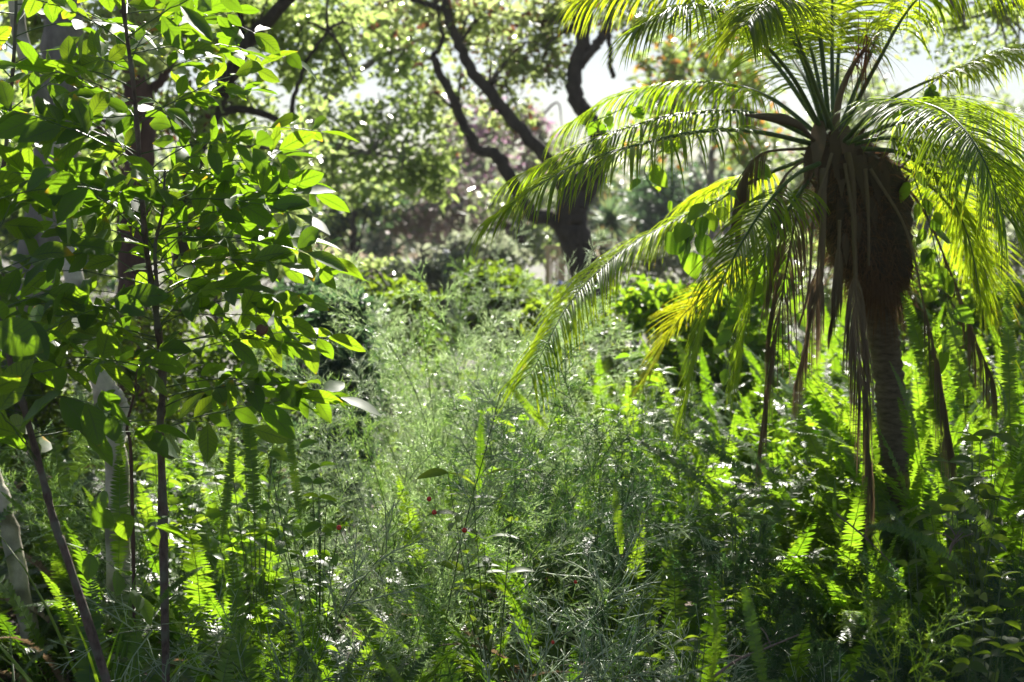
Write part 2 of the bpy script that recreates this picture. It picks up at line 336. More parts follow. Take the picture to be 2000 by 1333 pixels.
tree('pale_slender_tree', 'slender pale smooth trunk leaning behind the sapling, forked near the ferns', 'tree', (225, 900, 3.9),
     [([(232, 1150, 3.9), (228, 920, 3.9), (215, 840, 3.9), (196, 730, 3.9), (175, 640, 3.9), (150, 570, 3.9), (138, 480, 3.95), (120, 380, 3.95), (90, 230, 3.95), (40, 60, 4.0), (20, -120, 4.0)], 52, 30),
      ([(228, 880, 3.9), (243, 820, 3.9), (236, 780, 3.9), (205, 745, 3.9)], 30, 30)],
     [(30, -150, 4.0, 140, 60, 300)], M['bark_pale'], [SM], L=.06, W=.03, seed=12)
tree('pale_leaning_tree', 'pale trunk base leaning in from the left edge among ferns', 'tree', (60, 1000, 4.0),
     [([(60, 1250, 4.0), (20, 1040, 4.0), (-8, 950, 4.0), (-40, 870, 4.0), (-110, 740, 4.0), (-160, 500, 4.0), (-200, 100, 4.0)], 40, 30)],
     [(-210, 60, 4.1, 90, 120, 250)], M['bark_pale'], [SM], seed=13)
tree('brown_trunk_tree', 'dark brown trunk behind the sapling with sunlit foliage round it', 'tree', (265, 600, 8.2),
     [([(262, 800, 8.2), (262, 560, 8.2), (262, 420, 8.2), (275, 260, 8.2), (262, 120, 8.2), (250, -20, 8.2), (255, -400, 8)], 74, 50),
      ([(268, 210, 8.2), (330, 130, 8.2), (350, 40, 8.1), (380, -60, 8)], 30, 14),
      ([(270, 330, 8.2), (200, 260, 8.3), (150, 200, 8.4)], 26, 12)],
     [(330, 60, 8.6, 110, 90, 700), (170, 150, 9, 130, 110, 700), (340, 230, 9, 90, 90, 450), (200, 380, 9.5, 160, 110, 700), (60, 300, 9, 120, 140, 600), over(-1.7, 4.6, 5.2, .7, .4, 2500), (380, 420, 9.5, 110, 80, 500)],
     M['bark_red'], [SM, M['pod']], L=.07, W=.035, seed=14, mix=.12)
tree('leaning_dark_tree', 'leaning dark tree with forked limbs at the upper left, leaves glinting', 'tree', (360, 520, 9.5),
     [([(330, 680, 9.5), (355, 520, 9.5), (378, 320, 9.5), (400, 250, 9.5), (445, 160, 9.5), (480, 85, 9.5), (560, 0, 9.4), (680, -160, 9.2)], 48, 24),
      ([(468, 110, 9.5), (470, 40, 9.5), (462, -40, 9.5), (440, -250, 9.4)], 24, 14),
      ([(395, 265, 9.5), (450, 215, 9.5), (520, 225, 9.5), (560, 240, 9.5), (575, 190, 9.5), (600, 120, 9.5), (640, 60, 9.5)], 26, 7),
      ([(380, 330, 9.5), (450, 290, 9.6), (540, 292, 9.7), (620, 310, 9.8)], 14, 6)],
     [(520, 60, 9.8, 110, 80, 800), (620, 120, 10, 90, 90, 650), (470, 190, 9.8, 70, 80, 350), (600, 30, 10, 120, 50, 600), (430, 20, 9.6, 80, 60, 450), (560, 300, 10.2, 90, 60, 500), over(-1.9, 6.2, 6, .9, .5, 2500)],
     M['bark_dark'], [SM], L=.075, W=.04, seed=15)
tree('pale_limb_tree', 'tree with one pale diagonal limb against white sky and a bright low crown', 'tree', (500, 480, 13),
     [([(450, 560, 13), (490, 420, 13), (560, 290, 13), (640, 190, 13), (715, 128, 13), (800, 85, 13)], 36, 9),
      ([(520, 360, 13), (600, 320, 12.6), (700, 300, 12.4), (790, 310, 12.2)], 18, 6)],
     [(640, 270, 12.6, 120, 75, 380), (730, 280, 12.4, 150, 90, 450), (700, 345, 12.3, 150, 70, 400), (800, 230, 12.6, 80, 70, 220), (600, 350, 12.6, 90, 60, 300), (800, 130, 13, 60, 60, 350), (690, 60, 13.3, 110, 50, 700), (830, 340, 12.4, 60, 60, 450)],
     M['bark_grey'], [SM], L=.09, W=.05, seed=16)
tree('curved_limb_tree', 'dark tree with long curved limbs sweeping up from a leaning trunk beside the timber railing', 'tree', (1140, 545, 12),
     [([(1165, 640, 12), (1150, 560, 12), (1128, 480, 12), (1116, 420, 12), (1135, 370, 12), (1160, 330, 12)], 74, 60),
      ([(1140, 390, 12), (1170, 320, 12), (1165, 250, 12), (1128, 200, 12), (1122, 150, 12), (1142, 60, 12), (1145, -60, 12), (1140, -260, 12)], 52, 34),
      ([(1130, 130, 12), (1170, 80, 12), (1195, 20, 12), (1215, -70, 12)], 30, 20),
      ([(1118, 470, 12), (1075, 425, 12), (1040, 420, 12), (1000, 350, 12), (965, 300, 12), (930, 290, 12), (895, 220, 12), (868, 160, 12), (845, 110, 12)], 46, 20),
      ([(1110, 430, 12), (1090, 340, 12), (1045, 285, 12), (1000, 232, 12), (950, 175, 12), (918, 135, 12), (898, 90, 12), (875, 30, 12), (870, -60, 12)], 40, 24),
      ([(845, 112, 12), (862, 80, 12), (858, 40, 12), (848, 10, 12), (800, 2, 12)], 14, 8),
      ([(1195, 150, 12.2), (1190, 60, 12.2), (1205, -40, 12.2)], 14, 12),
      ([(875, 20, 12), (840, 12, 12), (790, -10, 12)], 16, 10)],
     [(970, 60, 12.3, 130, 75, 750), (1010, 130, 12.3, 100, 60, 420), (900, 15, 12.2, 120, 50, 380), (760, 30, 12.6, 100, 60, 450), (1090, 20, 12.4, 80, 50, 400), (1230, 20, 12.6, 80, 50, 350), (870, 200, 12.4, 60, 90, 260), (990, 220, 12.4, 60, 50, 180), (810, 30, 12.2, 70, 70, 220), (1060, 40, 12.3, 50, 50, 200), over(.9, 10, 8, 1.4, .5, 900), (1080, 100, 12.3, 40, 40, 120)],
     M['bark_dark'], [SM, M['pod']], L=.085, W=.045, seed=17, mix=.13)
# tree hanging over the frame from the right; leaves show at the top right corner, unseen clumps added for shade
tree('overhanging_tree', 'fine leaved branch hanging into the top right corner against pale sky', 'tree', (2500, 600, 8),
     [([(2500, 1100, 8), (2480, 500, 8), (2440, 0, 8), (2420, -500, 8)], 110, 70),
      ([(2445, 50, 8), (2250, -60, 8), (2080, -20, 8), (1950, 20, 8), (1880, 40, 8)], 36, 5)],
     [(1940, 20, 8, 90, 35, 350), (1850, 60, 8.2, 60, 30, 120), (1990, -60, 8, 120, 50, 600), over(.75, 2.65, 4, .45, .25, 1000), over(1.3, 2.7, 4.1, .45, .25, 800), over(.45, 2.35, 3.9, .35, .2, 700), (1900, 100, 8.3, 90, 50, 220), (1790, 60, 8.6, 70, 50, 120), (1960, 60, 8.3, 70, 50, 200)],
     M['bark_grey'], [SM], L=.055, W=.024, seed=18)

# ---- far trees and shrubs across the back of the clearing
far = [
 # name, label, cat, px, Y, trunk top py, width px, blobs(relative), bark, mats, L, mix
 ('pink_flowering_tree', 'thin tree dotted with pink blossom behind the curved limbs', 'tree', 985, 24, 22, [(930, 270, 24, 80, 70, 800), (1040, 250, 24, 60, 50, 500), (1010, 330, 24, 90, 60, 700), (890, 340, 24, 60, 60, 500)], 'bark_red', ['hazed_grey_leaf', 'pink'], .14, .3, 300),
 ('bare_shrub', 'bare greyish pink shrub in the centre distance', 'shrub', 880, 19, 10, [(870, 400, 19, 90, 60, 1100), (790, 430, 19, 60, 40, 500)], 'bark_grey', ['twigleaf', 'hazed_grey_leaf'], .12, .35, 400),
 ('orange_flowering_tree', 'tree with orange blossom behind the left palm fronds', 'tree', 1390, 20, 20, [(1330, 130, 20, 90, 70, 800), (1450, 160, 20, 80, 90, 700), (1300, 250, 20, 80, 60, 600), (1470, 280, 20, 70, 70, 500)], 'bark_grey', ['small_leaf', 'orange'], .14, .14, 170),
 ('dark_evergreen_tree', 'dark blue green evergreen behind the spiky rosettes', 'tree', 1290, 27, 22, [(1290, 400, 27, 80, 60, 1300), (1260, 450, 26, 80, 40, 900)], 'bark_dark', ['dark_leaf'], .16, 0, 380),
 ('dark_evergreen_tree', 'dark evergreen at the right edge behind the palm', 'tree', 1960, 22, 22, [(1950, 390, 22, 80, 70, 1300), (1830, 420, 22, 70, 50, 700)], 'bark_dark', ['dark_leaf', 'hazed_grey_leaf'], .15, .3, 380),
 ('dark_trunk_tree', 'dark straight trunk standing in shade left of the clearing', 'tree', 690, 18, 22, [(650, 430, 18.5, 70, 50, 700), (720, 400, 18.5, 70, 40, 600)], 'bark_dark', ['dark_leaf', 'small_leaf'], .13, .3, 380),
 ('dark_trunk_tree', 'narrow dark trunk left of the curved limb tree', 'tree', 1016, 17, 20, [(1000, 390, 17.5, 70, 50, 450), (1050, 470, 17, 40, 40, 200)], 'bark_dark', ['hazed_grey_leaf', 'small_leaf'], .12, .4, 360),
 ('grey_leaved_tree', 'hazy grey green tree in the middle distance left of centre', 'tree', 830, 26, 20, [(810, 390, 26, 90, 70, 1300), (760, 460, 25, 70, 40, 700), (880, 460, 25, 60, 40, 600)], 'bark_grey', ['hazed_grey_leaf', 'dark_leaf'], .16, .3, 350),
 ('feathery_tree', 'pale feathery tree behind the dark narrow trunk', 'tree', 960, 15, 8, [(940, 500, 15, 80, 50, 1200), (890, 520, 15, 50, 40, 700)], 'bark_grey', ['hazed_grey_leaf'], .1, 0, 480),
 ('grey_leaved_tree', 'hazy pale tree behind the palm crown', 'tree', 1640, 25, 26, [(1600, 330, 25, 120, 90, 1500), (1700, 200, 25, 100, 70, 700), (1560, 430, 24, 110, 50, 1000)], 'bark_grey', ['hazed_grey_leaf', 'small_leaf'], .16, .4, 300),
 ('grey_leaved_tree', 'hazy pale tree between the palm and the right edge', 'tree', 1800, 28, 26, [(1800, 320, 28, 120, 90, 1300), (1880, 230, 28, 100, 70, 500), (1900, 470, 26, 110, 50, 1000)], 'bark_grey', ['hazed_grey_leaf', 'small_leaf'], .17, .3, 340),
 ('round_green_tree', 'round green tree behind the dark brown trunk at the left', 'tree', 420, 17, 26, [(400, 380, 17, 110, 80, 1500), (500, 420, 16.5, 100, 60, 1200), (330, 450, 16, 110, 60, 1100)], 'bark_dark', ['small_leaf'], .12, 0, 360),
 ('round_green_tree', 'shaded green tree at the far left edge', 'tree', 60, 14, 26, [(60, 420, 14, 140, 110, 1800), (180, 480, 13.5, 110, 70, 1200), (0, 200, 14, 100, 120, 800)], 'bark_dark', ['small_leaf', 'dark_leaf'], .11, .3, 360),
]
for i, (nm, lb, ct, px, Y, wd, bl, bk, mt, L_, mx, top) in enumerate(far):
    gy = 470 + 2778 * (H - .2) / Y
    limbs = [([(px + 8, gy + 20, Y), (px, (gy + top) / 2, Y), (px + 5, top, Y)], wd, wd * .5)]
    for k, b in enumerate(bl): limbs.append(([(px + 3, (gy + top) / 2 + 10 * k - 10, Y), ((px + b[0]) / 2, (b[1] + (gy + top) / 2) / 2 - 5, Y), (b[0], b[1], b[2])], wd * .45, wd * .12))
    tree(nm, lb, ct, (px, gy, Y), limbs, bl, M[bk], [M[m] for m in mt], L=L_, W=L_ * .5, seed=40 + i, mix=mx or None, twigs=(nm == 'bare_shrub' or nm == 'pink_flowering_tree'))
# farthest tree line
tl = random.Random(77)
places = ['behind the left saplings', 'left of the leaning dark tree', 'right of the leaning dark tree', 'behind the pale limb tree', 'behind the grey tree left of centre', 'behind the pink blossom',
          'behind the timber railing', 'behind the spiky rosettes', 'behind the orange blossom', 'behind the palm crown', 'right of the palm crown', 'at the right edge']
for k in range(12):
    px = 40 + k * 178 + tl.uniform(-30, 30); Y = tl.uniform(36, 44); gy = 470 + 2778 * (H - .5) / Y; top = tl.uniform(330, 390)
    if k < 4: top -= 40
    if 3 < k < 7: top -= 30
    bl = [(px + tl.uniform(-60, 60), top + tl.uniform(-10, 60), Y + tl.uniform(-2, 2), 90, 55, 900) for _ in range(3)] + [(px, 460, Y, 120, 40, 900)]
    tree('distant_tree', 'distant hazy tree of the far tree line ' + places[k], 'tree', (px, gy, Y), [([(px, gy + 15, Y), (px + 5, 440, Y), (px, top, Y)], 14, 6)], bl,
         M['bark_grey'], [M['hazed_grey_leaf' if k % 3 else 'small_leaf'], M['dark_leaf']], L=.26, W=.15, seed=80 + k, group='trees of the far tree line', mix=.35, twigs=False)

# ---- mid-ground shrubs
shr = [
 ('leafy_shrub', 'low shaded shrub with feathery tips left of the clearing', 640, 7.5, [(620, 560, 7.5, 70, 40, 700), (560, 600, 7.3, 80, 50, 900), (670, 600, 7, 70, 50, 900)], 'dark_leaf', .045),
 ('leafy_shrub', 'bright green shrub in the sun behind the feathery asparagus', 760, 9, [(760, 575, 9, 80, 30, 800), (700, 560, 9.5, 60, 25, 500), (800, 600, 8.8, 60, 30, 500)], 'shrub', .06),
 ('leafy_shrub', 'dark glossy shrub mound in front of the timber railing', 1010, 9.5, [(960, 560, 9.5, 70, 35, 900), (1030, 580, 9.2, 60, 35, 800), (1080, 600, 9, 50, 30, 500)], 'shrub', .08),
 ('leafy_shrub', 'sunlit small leaved shrub behind the left leaf sprays', 480, 6.2, [(460, 700, 6.2, 100, 70, 900), (560, 680, 6.4, 70, 60, 600)], 'shrub', .04),
 ('leafy_shrub', 'low dark green shrub left of the feathery asparagus', 680, 5.8, [(665, 640, 5.4, 60, 60, 900), (690, 730, 5.2, 50, 70, 900), (620, 740, 5.4, 60, 60, 700)], 'dark_leaf', .045),
 ('leafy_shrub', 'sunny shrub left of the hanging palm frond', 1120, 7, [(1100, 620, 7, 60, 35, 500), (1180, 640, 6.8, 60, 40, 500), (1060, 640, 7, 50, 40, 400)], 'shrub', .05),
 ('leafy_shrub', 'sunny shrub under the low palm fronds', 1350, 6.8, [(1300, 600, 6.8, 90, 50, 800), (1400, 620, 6.6, 80, 60, 800), (1480, 560, 6.8, 70, 50, 600)], 'vine', .06),
 ('leafy_shrub', 'sunny shrub right of the palm fibre mass', 1850, 7, [(1840, 560, 7, 90, 60, 900), (1930, 600, 6.8, 90, 60, 900), (1760, 600, 7, 60, 50, 500)], 'vine', .06),
 ('leafy_shrub', 'hazy shrub row below the orange blossom tree', 1280, 13, [(1240, 510, 13, 80, 30, 700), (1340, 500, 13, 80, 35, 700), (1440, 500, 13, 80, 35, 700)], 'hazed_grey_leaf', .08),
 ('leafy_shrub', 'hazy shrub row behind the palm fibre mass', 1650, 13, [(1600, 500, 13, 100, 40, 800), (1720, 490, 13, 100, 40, 800)], 'small_leaf', .08),
 ('leafy_shrub', 'low hazy bush at the right edge behind the ferns', 1930, 13, [(1880, 500, 13, 100, 40, 800), (1980, 490, 13, 80, 50, 700)], 'hazed_grey_leaf', .08),
 ('leafy_shrub', 'low sunlit bush between the far trunks and the bright shrub', 660, 13, [(640, 520, 13, 80, 25, 800), (740, 528, 13, 70, 20, 700), (560, 520, 13, 80, 30, 700)], 'small_leaf', .08),
 ('leafy_shrub', 'feathery pale bush left of the dark glossy shrub', 860, 10.5, [(840, 530, 10.5, 60, 30, 1100), (890, 520, 10.5, 50, 35, 900)], 'hazed_grey_leaf', .05),
 ('leafy_shrub', 'small leaved shrub in the gap behind the left sapling', 330, 6.6, [(330, 620, 6.6, 110, 80, 1000), (400, 760, 6.2, 90, 60, 700), (250, 700, 6.4, 90, 80, 700)], 'shrub', .035),
 ('leafy_shrub', 'shaded shrub at the left edge behind the purple stem', 60, 6.6, [(60, 600, 6.6, 100, 80, 900), (120, 700, 6.4, 90, 70, 800), (20, 760, 6.3, 80, 70, 600)], 'shrub', .04),
]
for i, (nm, lb, px, Y, bl, mt, L_) in enumerate(shr):
    gy = 470 + 2778 * (H - .2) / Y; limbs = []
    for k, b in enumerate(bl): limbs.append(([(px + 10 * k, gy + 10, Y), ((px + b[0]) / 2, (gy + b[1]) / 2, Y), (b[0], b[1], b[2])], 12, 3))
    extra = [(b[0], b[1] + 2.0 * b[4] + 20, b[2], b[3], b[4] * 1.5, b[5]) for b in bl]
    r_, b_ = tree(nm, lb, 'shrub', (px, gy, Y), limbs, bl + extra, M['stem_brown'], [M[mt]], L=L_, W=L_ * .5, seed=140 + i, crown='foliage', down=-.1)
    for o in r_.children:
        if o.name.startswith(('trunk', 'limb')): o.name = 'stem'

# ---- timber railing in the distance
def box(mb, lo, hi, mat=0):
    x0, y0, z0 = lo; x1, y1, z1 = hi
    v = [mb.vert(p) for p in ((x0, y0, z0), (x1, y0, z0), (x1, y1, z0), (x0, y1, z0), (x0, y0, z1), (x1, y0, z1), (x1, y1, z1), (x0, y1, z1))]
    for f in ((0, 3, 2, 1), (4, 5, 6, 7), (0, 1, 5, 4), (1, 2, 6, 5), (2, 3, 7, 6), (3, 0, 4, 7)): mb.face(tuple(v[i] for i in f), mat)
def railing():
    Y = 15; a = at(1070, 489, Y); g = ground(a.x, Y) - .05
    root = empty('timber_railing', (a.x, Y, g), 'tan timber railing with slatted end panel behind the curved limb tree', 'railing')
    s = Y / 2778; h = a.z - g
    for i, dx in enumerate((0, 24, 62, 130)):
        mb = MB(); box(mb, (dx * s - .025, -.03, 0), (dx * s + .025, .03, h + (.03 if dx > 40 else 0))); mb.build('post', [M['timber']], root, False)
    for dx in (8, 16, 32, 40, 48):
        mb = MB(); box(mb, (dx * s - .011, -.012, .05), (dx * s + .011, .012, h - .06)); mb.build('slat', [M['timber']], root, False)
    for (x0, x1, z) in ((-.04, 60 * s, h), (64 * s, 175 * s, h + .035)):
        mb = MB(); box(mb, (x0, -.05, z + .003), (x1, .05, z + .05)); mb.build('top_rail', [M['timber']], root, False)
    mb = MB(); box(mb, (27 * s, -.02, h * .35), (60 * s, -.008, h * .35 + .05)); mb.build('lower_rail', [M['timber']], root, False)
railing()
# ---- spiky aloe-like rosettes
def rosette(px, py, Y, rad, label, seed):
    c = at(px, py, Y); g = ground(c.x, Y); rng = random.Random(seed)
    root = empty('spiky_rosette_plant', (c.x, Y, g), label, 'plant', 'spiky rosette plants right of the curved limb tree')
    mb = MB(); mb.tube([Vector((0, 0, 0)), Vector((.03, 0, (c.z - g) * .5)), Vector((0, 0, c.z - g))], [.06, .05], 8); mb.build('stem', [M['bark_dark']], root)
    mb = MB()
    for k in range(170):
        d = Vector((rng.gauss(0, 1), rng.gauss(0, 1), rng.gauss(.35, .8))).normalized()
        mb.leaf(Vector((0, 0, c.z - g)), d, (0, 0, 1), rad * rng.uniform(.8, 1.1), rad * .09, [.6, 1, .9, .6, .1], g=.3, rnd=rng.random())
    mb.build('rosette', [M['rosette']], root)
M['rosette'] = leafmat('rosette_leaf', [(.06, .12, .08), (.08, .14, .09), (.1, .16, .1)], [(.2, .36, .14), (.3, .42, .16), (.36, .5, .2)], tip=(.6, .42, .14), tipw=.2, tf=.3)
rosette(1190, 435, 17, .36, 'larger pale green spiky rosette with orange tips right of the curved limb tree', 1)
rosette(1178, 472, 15.5, .2, 'smaller spiky rosette below and in front of the larger one', 2)
rosette(1240, 480, 18, .26, 'spiky rosette half hidden under the long palm frond', 3)

# ---------------------------------------------------------------- pygmy date palm
def palm():
    base = at(1730, 1000, 4.15); base.z = ground(base.x, base.y)
    root = empty('date_palm', base, 'pygmy date palm with arching green fronds and shaggy brown fibre under its crown', 'palm tree')
    off = Matrix.Translation(-base); rng = random.Random(3)
    def fin(o): o.data.transform(off); return o
    # slender lower trunk
    S = spline([Vector((base.x + .03, base.y, base.z - .05)), at(1745, 900, 4.15), at(1738, 760, 4.15), at(1722, 640, 4.15), at(1700, 540, 4.15), at(1690, 430, 4.12)], 90)
    mb = MB(); n = len(S)
    rad = [.044 + .003 * math.sin(i * 2.1) + rng.uniform(-.003, .003) for i in range(n)]
    mb.tube(S, rad, 18, 0, .05, rng); fin(mb.build('trunk', [M['palm_trunk']], root))
    # fibre mass: lumpy body, then strands
    prof = [(262, 1636, 30), (285, 1650, 62), (320, 1668, 82), (370, 1676, 92), (420, 1680, 92), (470, 1690, 86), (515, 1702, 78), (545, 1715, 60), (564, 1720, 40), (578, 1718, 22)]
    mb = MB(); rows = []; mats = [M['fiber']]
    def core(t, a):
        k = t * (len(prof) - 1); i = min(int(k), len(prof) - 2); f = k - i
        py = prof[i][0] * (1 - f) + prof[i + 1][0] * f; px = prof[i][1] * (1 - f) + prof[i + 1][1] * f; w = prof[i][2] * (1 - f) + prof[i + 1][2] * f
        c = at(px, py, 4.1); r = w * 4.1 / 2778 * (.93 + .1 * math.sin(3 * a + 5 * t) + .06 * math.sin(7 * a - 9 * t))
        return c + Vector((math.cos(a) * r, math.sin(a) * r, 0)), Vector((math.cos(a), math.sin(a), 0))
    for i in range(34):
        rows.append([mb.vert(core(i / 33, 2 * math.pi * k / 28)[0] + Vector([rng.uniform(-.007, .007) for _ in range(3)]), (rng.random(), 0, 0)) for k in range(28)])
    for i in range(33):
        for k in range(28): mb.face((rows[i][k], rows[i + 1][k], rows[i + 1][(k + 1) % 28], rows[i][(k + 1) % 28]))
    fin(mb.build('fibre_core', [M['palm_bark']], root))
    mb = MB()
    for k in range(9000):
        t = rng.random(); a = rng.uniform(0, 2 * math.pi); p, nn = core(t, a)
        tang = Vector((-nn.y, nn.x, 0))
        d = nn * rng.uniform(.05, .75) + tang * rng.gauss(0, .7) + Vector((0, 0, rng.gauss(-.55, .6)))
        mb.leaf(p - nn * .008, d, nn, rng.uniform(.02, .06) * (2.2 if rng.random() < .16 else 1), rng.uniform(.0012, .0028), [1, .8, .3], fold=.1, g=rng.uniform(0, 1.6), segs=2, rnd=rng.random())
    fin(mb.build('fibre', mats, root))
    mb = MB()
    for k in range(260):      # fringe hanging from the lower edge
        t = rng.uniform(.72, 1); p, nn = core(t, rng.uniform(0, 2 * math.pi)); mb.leaf(p, nn * .25 + Vector((0, 0, -1)), nn, rng.uniform(.06, .2), .0022, [1, .8, .5, .2], fold=.1, g=.3, segs=3, rnd=rng.random())
    fin(mb.build('fibre_fringe', mats, root))
    # old leaf bases and papery sheaths
    for (px, py, l, wd, dx) in ((1670, 420, .1, .03, .03), (1640, 400, .12, .025, -.02), (1720, 330, .12, .025, .08), (1600, 380, .1, .03, -.04), (1650, 470, .09, .022, 0), (1700, 400, .1, .025, .05), (1600, 250, .16, .045, -.05), (1650, 262, .13, .04, .03), (1630, 268, .14, .035, -.01), (1672, 300, .17, .04, .05), (1610, 300, .18, .04, -.04), (1640, 320, .12, .03, 0), (1583, 300, .14, .035, -.06), (1700, 320, .15, .03, .06)):
        mb = MB(); p = at(px, py, 3.98); mb.leaf(p + Vector((0, 0, .02)), (dx * 3, -.35, -1), (0, -1, .2), l, wd, [.5, 1, .9, .5, .12], fold=.35, g=.5, rnd=rng.random(), wave=.25, rng=rng)
        fin(mb.build('leaf_base', [M['sheath']], root))
    for k in range(34):       # cut leaf bases in rings under the crown
        t = .1 + .4 * (k // 9) / 3.2 + rng.uniform(-.02, .02); a_ = k * .7 + (k // 9) * .35; p, nn = core(t, a_)
        mb = MB(); mb.leaf(p - nn * .01, nn * .5 + Vector((0, 0, rng.uniform(.2, .8))), nn, rng.uniform(.04, .075), rng.uniform(.022, .035), [1, .9, .75, .6, .5], fold=.5, rnd=rng.random(), segs=4, wave=.2, rng=rng)
        fin(mb.build('leaf_base', [M['sheath']], root))
    # long hanging dry petioles in front of the fibre
    for (pts, wd) in (([(1655, 300, 3.93), (1665, 350, 3.9), (1668, 450, 3.9), (1672, 560, 3.92)], .016), ([(1607, 330, 3.95), (1608, 420, 3.92), (1605, 520, 3.93), (1600, 580, 3.95)], .016),
                      ([(1690, 330, 3.93), (1696, 420, 3.91), (1697, 520, 3.92)], .009), ([(1625, 300, 3.95), (1590, 420, 3.9), (1580, 560, 3.9), (1560, 640, 3.9)], .008)):
        mb = MB(); mb.tube(spline([at(*p) for p in pts], 16), [wd * .6, wd * .35], 6, 0, .1, rng); fin(mb.build('dry_petiole', [M['dead']], root))
    # fronds -------------------------------------------------------
    def frond(pts, L=.24, W=.0062, start=.22, pairs=88, droop=1.0, mat='palm', rw=.0075, name='frond', seed=0, spread=1.0, up=(0, 0, 1), closed=0., tipL=.72, baseL=.75):
        rg = random.Random(seed + 500); S = spline([at(*p) for p in pts], 60); mb = MB()
        dead = mat == 'dead'
        if dead: W = min(W, .0055); rw = .005; pairs = 60
        mb.tube(S, [rw, rw * .75, rw * .5, rw * .3, .0012], 6, 1)
        for i in range(pairs):
            t = start + (1 - start) * (i / (pairs - 1)) ** .95 * .995
            k = min(59, int(t * 60)); p = lerpl(S, t); T = (S[k + 1] - S[k]).normalized() if k < 60 else T
            U = Vector(up); U = (U - T * U.dot(T)); U = U.normalized() if U.length > .05 else T.orthogonal().normalized()
            Sd = T.cross(U); tt = (t - start) / (1 - start)
            ll = .98 * L * (baseL + (1 - baseL) * min(1, tt * 4)) * (1 if tt < .6 else 1 - (1 - tipL) * (tt - .6) / .4)
            for sg in (-1, 1):
                if rg.random() < .03: continue
                jit = rg.gauss(0, .1)
                L_ = L; fw = (.4 + .95 * tt ** 1.5 + jit) + closed * 2.2
                d = Sd * sg * spread * (1 - closed * .8) + T * fw + U * (.35 * (1 - closed) + rg.gauss(0, .14))
                g = (droop * rg.uniform(.75, 1.3)) * (1.6 if dead else 1)
                mb.leaf(p + Sd * sg * rw * .4, d, U + Vector((0, 0, .01)), ll * rg.uniform(.85, 1.1), W * rg.uniform(.8, 1.1), [.55, 1, 1, .85, .55, .05], fold=.5, g=g * (1.9 if dead else 1), segs=5, rnd=rg.random() * .8 + .1 * (1 - tt), mat=0, off=.1 * tt)
            # short spines on the petiole
        for i in range(10):
            t = .05 + start * i / 11; p = lerpl(S, t); k = int(t * 60); T = (S[k + 1] - S[k]).normalized(); U = Vector((0, 0, 1)); Sd = T.cross(U)
            for sg in (-1, 1):
                d = Sd * sg + T * .7; mb.leaf(p, d, U, rg.uniform(.015, .04), .003, [1, .7, .2], segs=2, rnd=.3)
        lm = M['dead'] if dead else M[mat]
        W_ = W; rm = M['dead'] if dead else M['stem_green']
        return fin(mb.build(name, [lm, rm], root))
